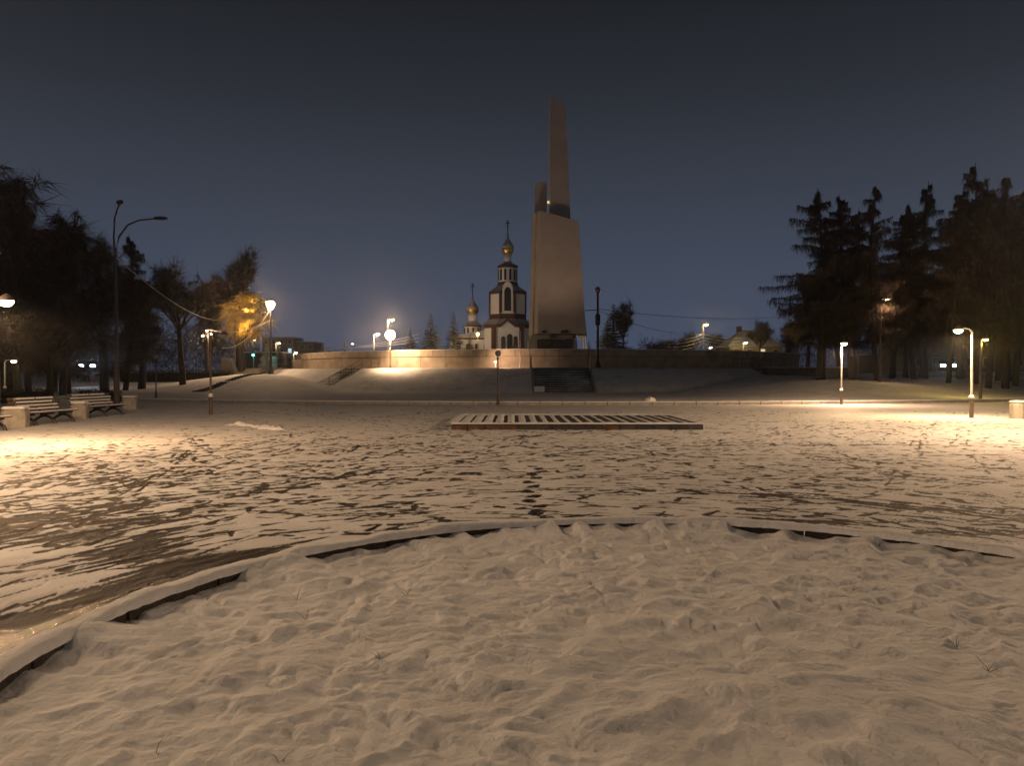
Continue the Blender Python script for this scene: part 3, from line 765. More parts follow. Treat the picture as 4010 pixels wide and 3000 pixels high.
# lamps on the path below the wall
xh = gx(843, 75.5)
globe_lamp(xh, 75.5, 2.2, 3.3, True, "dazzling lamp on the path against the granite wall", 2600, .5, PALEM, BULBBIG, (1, .64, .36), aim=(.45, .40, -.75))
globe_lamp(gx(1124, 72.7), 72.7, 2.25, 3.6, False, "unlit pale ball-topped lamp on the path in front of the wall beside the wide stairs", m=PALEM, r=.13)
t = thing("added_wall_washer", "tiny wall-washer light added on the path to brighten the wall", "floodlight", (gx(1070, 72.7), 72.7, 2.22))  # added fixture with no known lamp here, brightens wall and path
MB().tube([(0, 0, -.1), (0, 0, .55)], .025, 6).build("stake", PALEM, t)
MB().bbox((0, 0, .62), (.2, .16, .16), .03).build("housing", PALEM, t)
MB().bbox((0, -.085, .62), (.15, .012, .11), .004).build("glass", BULBW, t)
light("washer_light", t, (.1, -.6, 1.0), 380, (1, .62, .38), .15, 150, (1.0, .9, .35))
globe_lamp(gx(1032, 110), 110, 3.7, 3.65, True, "yellowish ball lamp on the terrace in front of the church", 1700, .22, PALEM, BULBY, (1, .7, .25))
# bigger street lamps
def black_post(x, y, z, h, label, lit):
    t = thing("lantern_post", label, "lamp", (x, y, z))
    MB().lathe([(.32, -.6), (.32, .35), (.26, .5), (.16, .7), (.13, .9)], (0, 0, 0), 12).build("base", BLACK, t)
    MB().tube([(0, 0, .7), (0, 0, h)], [.14, .10], 10).build("post", BLACK, t)
    return t
t = black_post(gx(585, 85), 85, tz(gx(585, 85), 85), 7.3, "black lantern post with a dazzling lamp beside the golden tree", True)
MB().lathe([(.12, 0), (.3, .15), (.46, .5), (.46, .75), (.2, 1.0)], (0, 0, 7.1), 12).build("glass", BULBBIG, t, True)
MB().lathe([(.5, 0), (.36, .14), (.05, .3)], (0, 0, 8.05), 12).build("lamp_cap", BLACK, t)
light("lamp_light", t, (0, -.7, 7.4), 1900, (1, .62, .34), .2)
xb = gx(1291, 72); zb = 2.1
t = black_post(xb, 72, zb, 7.1, "tall black unlit lantern post with crossarm at the top of the bank", False)
MB().tube([(0, 0, 5.55), (-1.2, 0, 5.5)], .04, 6).build("crossarm", BLACK, t)
MB().lathe([(.13, 0), (.24, .12), (.25, .75), (.24, .95), (.13, 1.1)], (0, 0, 4.1), 10).build("junction_box", BLACK, t)
MB().lathe([(.10, 0), (.2, .1), (.27, .32), (.22, .5), (.06, .6)], (0, 0, 7.1), 10).build("glass", mat("pinkish_unlit_glass", (.35, .2, .17), .2, .2, 4), t, True)
for k in range(4): MB().tube([(.1 * math.cos(k * PI / 2 + .6), .1 * math.sin(k * PI / 2 + .6), 7.15), (.3 * math.cos(k * PI / 2 + .6), .3 * math.sin(k * PI / 2 + .6), 7.45), (.12 * math.cos(k * PI / 2 + .6), .12 * math.sin(k * PI / 2 + .6), 7.72)], .022, 5).build("lantern_rib", BLACK, t)
# tall unlit double lamp
t = thing("double_street_lamp", "tall unlit street lamp with two curved arms behind the benches", "lamp", (gx(252, 42), 42, -.05), 0)
MB().tube([(0, 0, 0), (0, 0, 2.0)], [.15, .14], 10).build("base_sleeve", BROWNM, t)
MB().tube([(0, 0, 1.8), (0, 0, 6.0), (-.05, 0, 8.2)], [.11, .09, .07], 10).build("post", BROWNM, t)
a1 = [(-.05, 0, 8.0), (-.06, -.1, 9.2), (.15, -.4, 10.1), (.45, -.7, 10.55), (.66, -.9, 10.72)]
a2 = [(-.05, 0, 8.2), (.15, .05, 9.2), (.6, .1, 9.85), (1.2, .15, 10.12), (1.95, .2, 10.2)]
MB().tube(a1, [.06, .055, .05, .045, .04], 8).build("arm", BROWNM, t); MB().tube(a2, [.06, .055, .05, .045, .04], 8).build("arm", BROWNM, t)
for c, rz in (((.82, -1.15, 10.8), -1.0), ((2.32, .23, 10.24), .05)):
    b = MB(); b.lathe([(.02, -.10), (.15, -.07), (.17, 0), (.13, .07), (.03, .10)], (0, 0, 0), 12); M_ = Matrix.Rotation(rz, 3, 'Z')
    b.v = [tuple(M_ @ Vector((x * 2.4, y * 1.1, z)) + Vector(c)) for x, y, z in b.v]; b.build("lamp_head", BROWNM, t, True)
# triple lamp among the trees
xt = gx(450, 86)
street_lamp(xt, 86, tz(xt, 86), 4.7, 0, "dark post with three small lit heads among bare trees", 160, WARM, BULBW, .18, BROWNM, lit=True, pr=.08, heads=[(PI * .95, .45, -.05), (-PI / 2, .2, .5), (.1, .2, .15)])
# lamp inside the golden tree
xg = gx(508, 92.6)
street_lamp(xg, 92.6, tz(xg, 92.6), 7.7, 0, "yellow sodium street lamp glowing inside the golden tree", 9500, YELLOW, BULBY, .45, BROWNM, armlen=.6, aim=(0, 1, .25))
street_lamp(gx(808, 130), 130, 2.0, 6.3, 0.1, "pale street lamp with a short arm beyond the wall", 2500, WARM, BULB, .45, PALEM, armlen=.2)
street_lamp(gx(838, 138), 138, 2.0, 9.3, 0, "tall street lamp far behind the dazzling path lamp", 3500, WARM, BULBY, .55, GREYM, armlen=.2)
street_lamp(gx(1518, 130), 130, 2.0, 7.9, 0, "wire-hung street lamp beyond the dark end of the wall", 650, (1, .7, .3), BULBY, .5, GREYM, armlen=.05)
street_lamp(gx(1530, 170), 170, 2.0, 5.4, 0, "small far street lamp just above the dark wall coping", 300, WARM, BULBW, .42, GREYM, armlen=.1)
street_lamp(gx(1605, 135), 135, 2.0, 5.1, 0, "street lamp in front of the hip-roofed house", 700, (1, .7, .3), BULBW, .38, GREYM, armlen=.1)
street_lamp(gx(1901, 60.5), 60.5, tz(gx(1901, 60.5), 60.5), 6.35, 0, "bright street lamp shining through the larches beside a thick trunk", 800, (1, .58, .28), BULB, .32, BROWNM, armlen=.1)
street_lamp(gx(2118, 49), 49, tz(gx(2118, 49), 49), 3.7, 0, "yellow-green street lamp among the larch trunks", 350, (1, .7, .15), BULBY, .2, BROWNM, armlen=.1)
street_lamp(gx(545, 150), 150, 2.0, 6.2, 0, "tiny far street lamp behind the golden tree", 200, WARM, BULBW, .4, GREYM, armlen=.1)
street_lamp(gx(596, 140), 140, 2.0, 5.2, 0, "far street lamp behind the black lantern post", 300, (1, .7, .3), BULBW, .42, GREYM, armlen=.1)
street_lamp(gx(634, 160), 160, 2.0, 4.0, 0, "far street lamp in front of the dark apartment block", 300, (1, .75, .4), BULBW, .42, GREYM, armlen=.1)
street_lamp(gx(758, 220), 220, 2.0, 8.2, 0, "faint far street lamp near the end of the terrace wall", 200, WARM, BULBW, .38, GREYM, armlen=.1)
# inferred lamps past the frame; the last three are unseen, added as fill
for x_, y_, a_, p_, lab in ((-10.5, 8.5, 0, 1500, "tall park lamp beside the flower bed lighting its snow"),
                         (17.5, 19.0, PI, 5200, "tall park lamp across the plaza from the flower bed"),
                         (-14.6, 15.0, 0, 1700, "unseen added fill lamp at the plaza edge short of the benches"),
                         (-8.0, -6.0,   .6, 560, "unseen added fill lamp on the walk behind the flower bed"),
                         (8.5, -5.0, 2.4, 430, "unseen added fill lamp on the walk past the flower bed")):
    o = park_lamp(x_, y_, 0, 6.4, True, a_, lab, p_, (1, .65, .38) if y_ > 5 else (1, .70, .43), armlen=.8)
    next(c for c in o.children if c.type == 'LIGHT').data.shadow_soft_size = .45

# ------------------------------------------------------------------ platform, benches, planters
pf = thing("stone_platform", "low square stone platform with rows of snow ridges on the plaza", "platform", (1.95, 25.8, 0))
MB().bbox((0, 0, .06), (7.55, 5.3, .15), .02).build("platform_base", DARKST, pf)
pm = []
NB = 21
for k in range(NB):
    x = -3.775 + (k + .5) * 7.55 / NB
    MB().bbox((x, 0, .165), (7.55 / NB - .012, 5.34, .06), .012).build("plank", STEP if k % 2 else DARKST, pf)
    L = 5.1; n = 26; xs = np.linspace(-1, 1, 7); ys = np.linspace(-L / 2, L / 2, n)
    U, V = np.meshgrid(xs, ys, indexing='ij')
    wd = .16 - .10 * min(1, k / 11) + .05 * fbm(V * 2 + k * 7.7, V * 0 + k, 101 + k, 3)
    Zr = .197 + ((.05 if k < 6 else .026) + .02 * fbm(V * 3 + k, V * 0, 131 + k)) * np.clip(1 - U ** 2, 0, 1)
    o = grid_object("snow_ridge", x - 7.55 / NB / 2 + U * wd, V, Zr, SNOW); o.parent = pf
for k in range(15):
    x = -3.775 + (k + .5) * 7.55 / 15
    MB().bbox((x, -2.69, .085), (7.55 / 15 - .02, .06, .17 + R0.uniform(-.015, .01)), .012).build("edge_stone", mat("brown_edge_stone", (.11, .06, .035), .8, .5, 7, .6) if k < 4 or R0.random() < .2 else DARKST, pf)
for y, h in ((-2.56, .16), (2.5, .2)):
    U, V = np.meshgrid(np.linspace(-3.77, 3.77, 120), np.linspace(-1, 1, 7), indexing='ij')
    o = grid_object("snow_edge", U, y + V * (h + .05 * fbm(U * 2, U * 0 + y, 151)), .197 + .045 * np.clip(1 - V ** 2, 0, 1) * (1 + fbm(U * 3, U * 0, 155)), SNOW); o.parent = pf

def bench(x, y, rz, label, L=2.4):
    t = thing("park_bench", label, "bench", (x, y, 0), rz, "benches along the plaza")
    for s in (-1, 0, 1):
        b = MB(); yy = s * (L / 2 - .3)
        for a in ([(.42, .0), (.36, .16), (.2, .26), (.05, .3)], [(-.32, .0), (-.28, .16), (-.12, .26), (.05, .3)], [(-.05, .3), (-.12, .42)], [(.36, .40), (.1, .36), (-.1, .40), (-.2, .55), (-.34, .92)]):
            b.tube([(p, yy, q) for p, q in a], .045, 6)
        b.build("leg", BLACK, t)
    for k in range(4):
        o = MB().bbox((.36 - k * .13, 0, .435 - k * .012), (.105, L, .035), .008).build("seat_slat", WOOD, t)
        MB().bbox((.36 - k * .13, 0, .468 - k * .012), (.09, L * .98, .028), .012).build("snow", SNOW, o)
    for k in range(4):
        o = MB().box((-.17 - k * .052, 0, .53 + k * .115), (.03, L, .09), 0, 1, (-.4, 'Y')).build("back_slat", WOOD, t)
        MB().box((-.145 - k * .052, R0.uniform(-.1, .1), .545 + k * .115), (.02, L * R0.uniform(.7, .95), .055), 0, 1, (-.4, 'Y')).build("snow", SNOW, o)
    return t
def planter(x, y, rz, label, w=.62, h=.62, m=CONC):
    t = thing("concrete_planter", label, "planter", (x, y, 0), rz, "concrete planters beside the benches")
    MB().bbox((0, 0, h / 2), (w, w, h), .09).build("planter_box", m, t)
    MB().bbox((0, 0, h + .03), (w * .97, w * .97, .07), .05).build("snow_cap", SNOW, t, False)
    return t
bench(-15.75, 26.0, -.04, "snow-covered slatted bench between two pale planters", 2.6)
bench(-16.4, 30.5, -.04, "snow-covered slatted bench between a pale planter and the tall double lamp", 2.9)
bench(-15.3, 21.9, -.04, "snow-covered bench end cut off beside the pale square planter", 2.2)
planter(gx(33, 24.2), 24.2, .3, "pale square concrete planter by the first bench", .66)
planter(gx(172, 28.6), 28.6, .2, "pale square concrete planter standing between two benches", .52)
planter(gx(281, 36.5), 36.5, .2, "shaded concrete planter near the foot of the tall double lamp", .6)
planter(gx(2212, 29.0), 29.0, .0, "rounded pale planter across the plaza beside the lit park lamp", .75, .64)

# loose snow lumps
def lump(x, y, z, w, h, label, seed, n=18):
    U, V = np.meshgrid(np.linspace(0, 1, 9), np.linspace(0, 2 * PI, n), indexing='ij')
    rr = np.sin(U * PI / 2) * (1 + .6 * fbm(np.cos(V) * 1.5 + seed, np.sin(V) * 1.5, seed))
    o = grid_object("snow_lump", rr * np.cos(V) * w, rr * np.sin(V) * w * .7, h * np.cos(U * PI / 2) * (1 + 1.2 * fbm(U * 4 + np.cos(V), np.sin(V) * 2, seed + 4)), SNOW)
    o.location = (x, y, z); tag(o, label, "snow", "snow lumps shovelled on the plaza" if y < 40 else None); return o
for k, (px, py) in enumerate(((500, 921), (515, 920), (528, 922), (541, 923), (556, 926), (572, 929), (586, 929), (600, 931))):
    d = FPX * EYE / (py - 808); lump(gx(px, d), d, 0, .16 + .08 * R0.random(), .07 + .06 * R0.random(), "small lump of shovelled snow lying on the trodden plaza", 200 + k)
lump(gx(1402, 42.6), 42.4, .1, .35, .32, "snow-capped stone on the kerb below the bank", 230)

# dry stalks sticking out of the bed
bzz = {}
def bed_z(x, y):
    r_ = math.hypot(x - BC[0], y - BC[1]); a_ = math.atan2(y - BC[1], x - BC[0]) % (2 * PI)
    return float(BZ[int(np.argmin(np.abs(br_ - r_))), int(np.argmin(np.abs(ba_ - a_)))])
for k, (px, py) in enumerate(((600, 1640), (1005, 1225), (640, 1290), (1280, 1262), (1320, 1190), (1690, 1180), (1842, 1272), (2070, 1390), (1190, 1200), (820, 1420), (440, 1300), (660, 1330), (2140, 1440), (1500, 1170), (330, 1620), (1060, 1190), (880, 1280), (1900, 1185))):
    d = FPX * (EYE - .06) / (py - 808); x = gx(px, d); z = bed_z(x, d); b = MB()
    for j in range(R0.randint(2, 5)):
        a = R0.uniform(0, 6.3); l = R0.uniform(.03, .09); q = [(0, 0, -.03)]
        for i in range(4): q.append((q[-1][0] + math.cos(a) * l * .22 * i * R0.uniform(.3, 1), q[-1][1] + math.sin(a) * l * .22 * i * R0.uniform(.3, 1), q[-1][2] + l * R0.uniform(.15, .4)))
        b.tube(q, [.0026, .0022, .0018, .0014, .001], 4)
    o = b.build("dry_stalk", mat("dry_stem", (.09, .06, .035), .9, .3, 9)); o.location = (x, d, z)
    tag(o, "thin dry plant stalk poking out of the bed snow", "plant", "dry stalks in the flower bed")

# ------------------------------------------------------------------ trees
def slivers(S, P, D, w):          # P base points, D vectors, widths
    return None
def tri_mesh(name, P, D, Wd, m, rs):
    n = len(P); P = np.array(P); D = np.array(D); Wd = np.array(Wd)[:, None]
    s = np.cross(D, rs.normal(size=(n, 3))); s /= (np.linalg.norm(s, axis=1, keepdims=True) + 1e-9)
    co = np.empty((n, 3, 3)); co[:, 0] = P - s * Wd * .5; co[:, 1] = P + s * Wd * .5; co[:, 2] = P + D
    me = bpy.data.meshes.new(name); me.vertices.add(n * 3); me.vertices.foreach_set('co', co.ravel().astype(np.float32))
    me.loops.add(n * 3); me.loops.foreach_set('vertex_index', np.arange(n * 3, dtype=np.int32))
    me.polygons.add(n); me.polygons.foreach_set('loop_start', np.arange(0, n * 3, 3, dtype=np.int32)); me.update(calc_edges=True)
    me.materials.append(m); return me
def make_larch(seed, h=16.0, spread=.27, clear=.22, m=TWIG, dens=2.3):
    rs = np.random.default_rng(seed); b = MB(); lean = rs.normal(0, .02, 2); bend = rs.normal(0, .25, 2)
    def tp(t): return Vector((lean[0] * h * t + bend[0] * math.sin(3 * t), lean[1] * h * t + bend[1] * math.sin(3 * t), h * t))
    b.tube([tp(t) - (Vector((0, 0, .3)) if t == 0 else Vector()) for t in np.linspace(0, 1, 9)], [.22 * (h / 16) * max(.05, (1 - t) ** .8) + .01 for t in np.linspace(0, 1, 9)], 8)
    P, D, Wd = [], [], []
    z = clear * h
    while z < h * .985:
        t = z / h; L0 = spread * h * (min(1, (1 - t) * 2.1) ** .75) * rs.uniform(.6, .95) * (1 if t > clear + .1 else rs.uniform(.4, 1))
        for q in range(rs.integers(1, 3)):
            a = rs.uniform(0, 6.283); o = tp(t); n = max(4, int(L0 / .28)); pts = [o]; rise = rs.uniform(.05, .50) + .5 * max(0, t - .6)
            d = Vector((math.cos(a), math.sin(a), rise))
            for i in range(n):
                k = i / n; st = L0 / n
                dd = Vector((d.x + rs.normal(0, .10), d.y + rs.normal(0, .10), d.z - .42 * math.sin(k * 2.4) + .22 * k * k + rs.normal(0, .06))).normalized() * st
                pts.append(pts[-1] + dd)
            b.tube(pts, [max(.012, .055 * (1 - t * .6) * (1 - i / (n + .5))) for i in range(n + 1)], 3, False)
            side = Vector((-math.sin(a), math.cos(a), 0))
            for i in range(1, n + 1):
                m_ = int(13 * dens * (.45 + .55 * (1 - i / (n + 3))) * (1.2 if t < .8 else 1.6))
                sl = (.75 * (1 - i / (n + 2)) + .25) * min(1.0, L0 / 2.5)
                for j in range(m_):
                    p = pts[i - 1].lerp(pts[i], rs.random()); s_ = rs.choice((-1, 1)) * rs.uniform(.15, 1) * sl
                    v = side * s_ + Vector((math.cos(a), math.sin(a), 0)) * rs.uniform(.0, .5) * sl + Vector((0, 0, rs.uniform(-.75, .30))) * (.55 + sl * .45)
                    P.append(p); D.append(v); Wd.append(rs.uniform(.02, .055))
                    if rs.random() < .7:
                        P.append(p + v * rs.uniform(.3, .8)); D.append(Vector((rs.normal(0, .15), rs.normal(0, .15), -rs.uniform(.15, .75)))); Wd.append(rs.uniform(.02, .05))
        z += rs.uniform(.16, .50) * (h / 16)
    t = thing("larch_tree", "bare larch", "tree")
    b.build("trunk", BARK, t, True); put("crown", tri_mesh("larch_crown", P, D, Wd, m, rs), t)
    return t
def make_broadleaf(seed, h=10.0, m=TWIG2, droop=.0, spread=.55, dens=1.0, upr=.55):
    rs = np.random.default_rng(seed); b = MB(); P, D, Wd = [], [], []
    def grow(p, d, L, r, lv):
        n = 4; pts = [p]
        for i in range(n):
            d = (d + Vector(rs.normal(0, .13 if lv else .035, 3)) + Vector((0, 0, (.10 if lv < 3 else -droop)))).normalized(); pts.append(pts[-1] + d * L / n)
        if lv < 4: b.tube(pts, [r * (1 - .45 * i / n) for i in range(n + 1)], 6 if lv == 0 else 3, False)
        if lv >= 3:
            for i in range(int((16 if lv == 4 else 6) * dens * 1.35)):
                q = pts[rs.integers(0, n)].lerp(pts[rs.integers(1, n + 1)], rs.random())
                v = (d * rs.uniform(.2, .8) + Vector(rs.normal(0, .5, 3)) + Vector((0, 0, -droop))) * rs.uniform(.25, .7) * h / 10
                P.append(q); D.append(v); Wd.append(rs.uniform(.015, .045) * h / 10)
        if lv < 4:
            nc = (6, 5, 5, 4)[lv]
            for k in range(nc):
                t = rs.uniform(.35, 1.0) if lv else rs.uniform(.45, 1.0); q = pts[min(n, int(t * n))]
                a = rs.uniform(0, 6.283) + k * 2.4; up = rs.uniform(.25, 1.0) * upr * 2
                s = Vector((math.cos(a) * spread, math.sin(a) * spread, up * .5)) + d * .55
                grow(q, s.normalized(), L * rs.uniform(.5, .78) * (.82 if lv == 0 else .8), r * .5, lv + 1)
    grow(Vector((0, 0, -.2)), Vector((0, 0, 1)), h * .42, h * .018, 0)
    zt = max(q[2] for q in (list(P) or [(0, 0, h)])); k = h / max(zt, .1)
    P = [Vector(p) * k for p in P]; b.v = [(x * k, y * k, z * k) for x, y, z in b.v]
    t = thing("bare_tree", "bare tree", "tree")
    b.build("trunk", BARK, t, True); put("crown", tri_mesh("bare_crown", P, [d * k for d in D], Wd, m, rs), t)
    return t
def make_spruce(seed, h=8.0, spread=.22, snow=.6, m=NEEDLE):
    rs = np.random.default_rng(seed); b = MB(); P, D, Wd, SP, SD, SW = [], [], [], [], [], []
    b.tube([(0, 0, -.2), (0, 0, h * .5), (0, 0, h * .99)], [h * .018, h * .01, .01], 6)
    z = .05 * h
    while z < h * .97:
        t = z / h; L0 = spread * h * (1 - t) ** .9 + .05; nb = int(6 + 5 * (1 - t))
        for q in range(nb):
            a = rs.uniform(0, 6.283); L = L0 * rs.uniform(.7, 1.08); dr = rs.uniform(.25, .5) * (1 - t * .8)
            ca, sa = math.cos(a), math.sin(a); n = max(3, int(L / .16)); side = Vector((-sa, ca, 0))
            for i in range(n):
                k = (i + .5) / n; p = Vector((ca * L * k, sa * L * k, z - dr * L * k + .22 * L * k * k))
                w = (1 - k * .65) * min(.42, L * .4)
                for j in range(5):
                    s = rs.choice((-1, 1)); v = side * s * w * rs.uniform(.5, 1.1) + Vector((ca, sa, 0)) * w * rs.uniform(.2, .8) + Vector((0, 0, -w * rs.uniform(.1, .55)))
                    P.append(p); D.append(v); Wd.append(rs.uniform(.05, .10) * (h / 8) ** .5)
                    if rs.random() < snow * .75:
                        SP.append(p + Vector((0, 0, .03)) + v * rs.uniform(0, .3)); SD.append(v * rs.uniform(.5, 1.0) + Vector((0, 0, .04))); SW.append(rs.uniform(.05, .11) * (h / 8) ** .5)
        z += h * .026 * rs.uniform(.8, 1.3)
    t = thing("spruce_tree", "spruce", "tree")
    b.build("trunk", BARK, t); put("crown", tri_mesh("spruce_crown", P, D, Wd, m, rs), t); put("snow_load", tri_mesh("spruce_snow", SP, SD, SW, SNOW, rs), t)
    return t

larches = [make_larch(s, 16, sp, cl) for s, sp, cl in ((1, .31, .18), (2, .24, .22), (3, .26, .24), (4, .22, .20))]
used = set()
def plant(src, x, y, h, label, base_h, rz=None, sxy=None, z=None, group=None):
    z = tz(x, y) if z is None else z; rz = R0.uniform(0, 6.28) if rz is None else rz; k = h / base_h
    if src.name not in used:
        used.add(src.name); o = src; o.location = (x, y, z); o.rotation_euler = (0, 0, rz); o.scale = (k * (sxy or 1), k * (sxy or 1), k)
    else:
        o = copy_thing(src, (x, y, z), rz, k, None, k * (sxy or 1))
    o["label"] = label
    if group: o["group"] = group
    return o
def top_h(py, d, x): return gz(py, d) - tz(x, d)
GL = "bare larches beside the plaza"
RL = [(1768, 63, 405, 0, 1.15, "broad bare larch at the edge of the grove with long side branches"),
      (1779, 66, 470, 1, .9, "thin larch leaning on the trunk of the broad edge larch"),
      (1840, 64, 420, 2, 1.05, "larch with twin trunk behind the plaza kerb lamp"),
      (1850, 67, 450, 3, .9, "thinner larch close behind the twin-trunked larch"),
      (1895, 62, 402, 1, 1.0, "thick-trunked larch in front of the bright street lamp"),
      (2000, 78, 392, 3, .9, "tall narrow larch deep in the grove"),
      (2048, 63, 430, 2, 1.0, "bare larch between the bright street lamp and the lit park lamp"),
      (1958, 84, 440, 0, .9, "larch far back in the grove near the fence"),
      (2110, 64, 352, 0, .85, "tallest dark larch above the yellow-green street lamp"),
      (2134, 60, 400, 3, 1.1, "dark larch right behind the yellow-green street lamp"),
      (2172, 61, 380, 1, 1.2, "forked dark larch behind the rounded planter"),
      (2192, 66, 400, 2, 1.1, "dark larch beside the forked one behind the planter"),
      (1815, 88, 500, 1, 1.2, "half-hidden larch between the broad edge larch and the thick one"),
      (1925, 72, 455, 2, 1.1, "larch directly behind the thick-trunked larch"),
      (1975, 70, 470, 1, 1.2, "bushy larch between the bright street lamp and the tall narrow larch"),
      (2075, 74, 405, 3, 1.2, "larch behind the lit park lamp deep in the grove"),
      (2090, 86, 440, 1, 1.3, "far larch closing the gap behind the yellow-green street lamp"),
      (2155, 76, 420, 0, 1.1, "far larch closing the gap behind the forked larch"),
      (2240, 62, 380, 0, 1.0, "dark larch at the outer edge of the grove")]
for px, d, py, k, s, lab in RL:
    x = gx(px, d); plant(larches[k], x, d, top_h(py, d, x), lab, 16, None, s, None, GL)
dark_l = [make_larch(9, 14, .20, .12, TWIG, 2.4)]
bl = [make_broadleaf(21, 10), make_broadleaf(22, 10, TWIG2, .25, .45), make_broadleaf(23, 10, TWIG, .35, .38, 1.0, .9)]
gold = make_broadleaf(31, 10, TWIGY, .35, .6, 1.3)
plume = make_broadleaf(33, 14, TWIG, .0, .30, 1.2, 1.2)
LT = [(18, 60, 372, bl[2], 10, 1.1, "tallest bare birch behind the benches"),
      (62, 64, 430, dark_l[0], 14, 1.2, "dark larch behind the first bench"),
      (112, 66, 445, bl[2], 10, 1.0, "drooping birch rising behind the second bench"),
      (150, 62, 490, dark_l[0], 14, 1.1, "dark conifer next to the drooping birch"),
      (226, 68, 512, bl[1], 10, .9, "dark rounded tree beside the tall double lamp"),
      (270, 70, 506, dark_l[0], 14, 1.25, "pointed conifer just past the tall double lamp"),
      (305, 74, 590, bl[1], 10, 1.1, "low bushy tree between the pointed conifer and the spreading tree"),
      (395, 76, 572, bl[0], 10, 1.05, "bare spreading tree with a forked dark trunk"),
      (450, 98, 592, bl[1], 10, .9, "grey bare tree behind the three-headed lamp"),
      (40, 50, 640, bl[1], 10, 1.3, "low twiggy tree overhanging the benches"),
      (110, 52, 660, bl[0], 10, 1.3, "low bare tree behind the bench backs"),
      (135, 58, 640, bl[1], 10, 1.2, "bushy bare tree between the headlights and the benches"),
      (-30, 62, 400, dark_l[0], 14, 1.2, "dark conifer at the outer edge of the left trees")]
LT[-1] = LT[-1][:6] + ("dark conifer beyond the first lit park lamp",)
for px, d, py, src, bh, s, lab in LT:
    x = gx(px, d); plant(src, x, d, top_h(py, d, x), lab, bh, None, s, None, "bare trees behind the benches")
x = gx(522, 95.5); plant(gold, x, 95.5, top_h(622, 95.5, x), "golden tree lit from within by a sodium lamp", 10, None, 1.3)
x = gx(515, 112); plant(plume, x, 112, top_h(530, 112, x), "tall plume-shaped bare tree behind the golden tree", 14, None, 1.0)
spr = [make_spruce(41, 8, .24, 1.1), make_spruce(42, 8, .22, .75)]
GS = "snowy spruces"
for px, d, py, k, s, z, lab in ((886, 116, 706, 0, 1.15, 3.7, "small snowy spruce on the terrace beside the dazzling path lamp"),
                          (931, 115, 675, 0, 1.05, 3.7, "broad snowy spruce on the terrace between two narrower ones"),
                          (980, 118, 672, 1, 1.0, 3.7, "snowy spruce on the terrace nearest the small church dome"),
                          (1113, 108, 726, 0, 1.0, 3.7, "tiny snowy spruce in front of the church door"),
                          (1325, 112, 655, 1, 1.35, 3.7, "dark spruce with a frosted side behind the black crossarm post"),
                          (1312, 106, 690, 0, .9, 3.7, "pale frosted young spruce beside the dark spruce"),
                          (577, 92, 742, 0, 1.2, None, "small snowy spruce at the foot of the black lantern post"),
                          (604, 100, 748, 1, 1.5, None, "dark low spruce behind the black lantern post"),
                          (699, 150, 736, 1, 1.2, None, "small dark spruce before the far apartment block"),
                          (745, 155, 734, 1, 1.0, None, "narrow dark spruce beyond the wall end"),
                          (1015, 125, 722, 0, 1.2, 3.7, "frosted spruce below the small church dome"),
                          (490, 97, 760, 0, 1.8, None, "wide snowy spruce beside the dark concrete wedge"),
                          (1272, 118, 735, 1, .9, 3.7, "little spruce behind the yellow-lit poles")):
    x = gx(px, d); zz = tz(x, d) if z is None else z
    plant(spr[k], x, d, gz(py, d) - zz, lab, 8, None, s * 1.45, zz, GS)
for px, d, py, src, bh, s, lab in ((1346, 125, 652, bl[0], 10, .7, "rounded bare tree behind the dark spruce"),
                             (1420, 230, 738, bl[1], 10, 1.6, "low far tree beyond the dark wall coping"),
                             (1480, 180, 718, bl[0], 10, .9, "far tree with frosted twigs behind the wires of the wire-hung lamp"),
                             (1462, 210, 735, bl[0], 10, 1.3, "small far tree behind the frosted far one"),
                             (1560, 190, 720, bl[2], 10, 1.5, "dark far tree beside the hip-roofed house"),
                             (1640, 120, 692, bl[0], 10, 1.0, "bare tree rising over the hip-roofed house"),
                             (1700, 105, 700, bl[1], 10, 1.1, "frosted bare tree behind the short stairs"),
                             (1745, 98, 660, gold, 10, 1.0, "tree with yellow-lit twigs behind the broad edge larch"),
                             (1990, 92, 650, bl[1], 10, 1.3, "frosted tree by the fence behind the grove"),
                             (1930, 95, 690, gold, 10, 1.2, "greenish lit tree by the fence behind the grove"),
                             (2070, 95, 660, bl[0], 10, 1.3, "bare tree by the fence behind the lit park lamp"),
                             (2180, 90, 640, bl[1], 10, 1.3, "bare tree by the fence behind the forked larch")):
    x = gx(px, d); plant(src, x, d, top_h(py, d, x), lab, bh, None, s, None, "far bare trees")

# low dark hedges behind the benches
def hedge(x, y, L, h, rz, label):
    rs = np.random.default_rng(int(abs(x * 10))); n = int(L * 900); P, D, Wd = [], [], []
    for k in range(n):
        P.append(Vector((rs.uniform(-L / 2, L / 2), rs.uniform(-.35, .35), rs.uniform(.05, h)))); D.append(Vector(rs.normal(0, .10, 3))); Wd.append(rs.uniform(.03, .07))
    t = thing("hedge", label, "hedge", (x, y, tz(x, y)), rz, "low clipped hedges")
    put("leaves", tri_mesh("hedge_leaves", P, D, Wd, HEDGE, rs), t); MB().bbox((0, 0, h * .4), (L * .95, .5, h * .8), .1).build("stems", HEDGE, t)
hedge(gx(55, 44), 44, 2.6, .9, .1, "dark clipped hedge behind the first bench")
hedge(gx(215, 47), 47, 2.4, .75, .1, "dark clipped hedge behind the second bench")
hedge(gx(380, 84), 84, 12, 1.3, .1, "long dark hedge below the three-headed lamp")

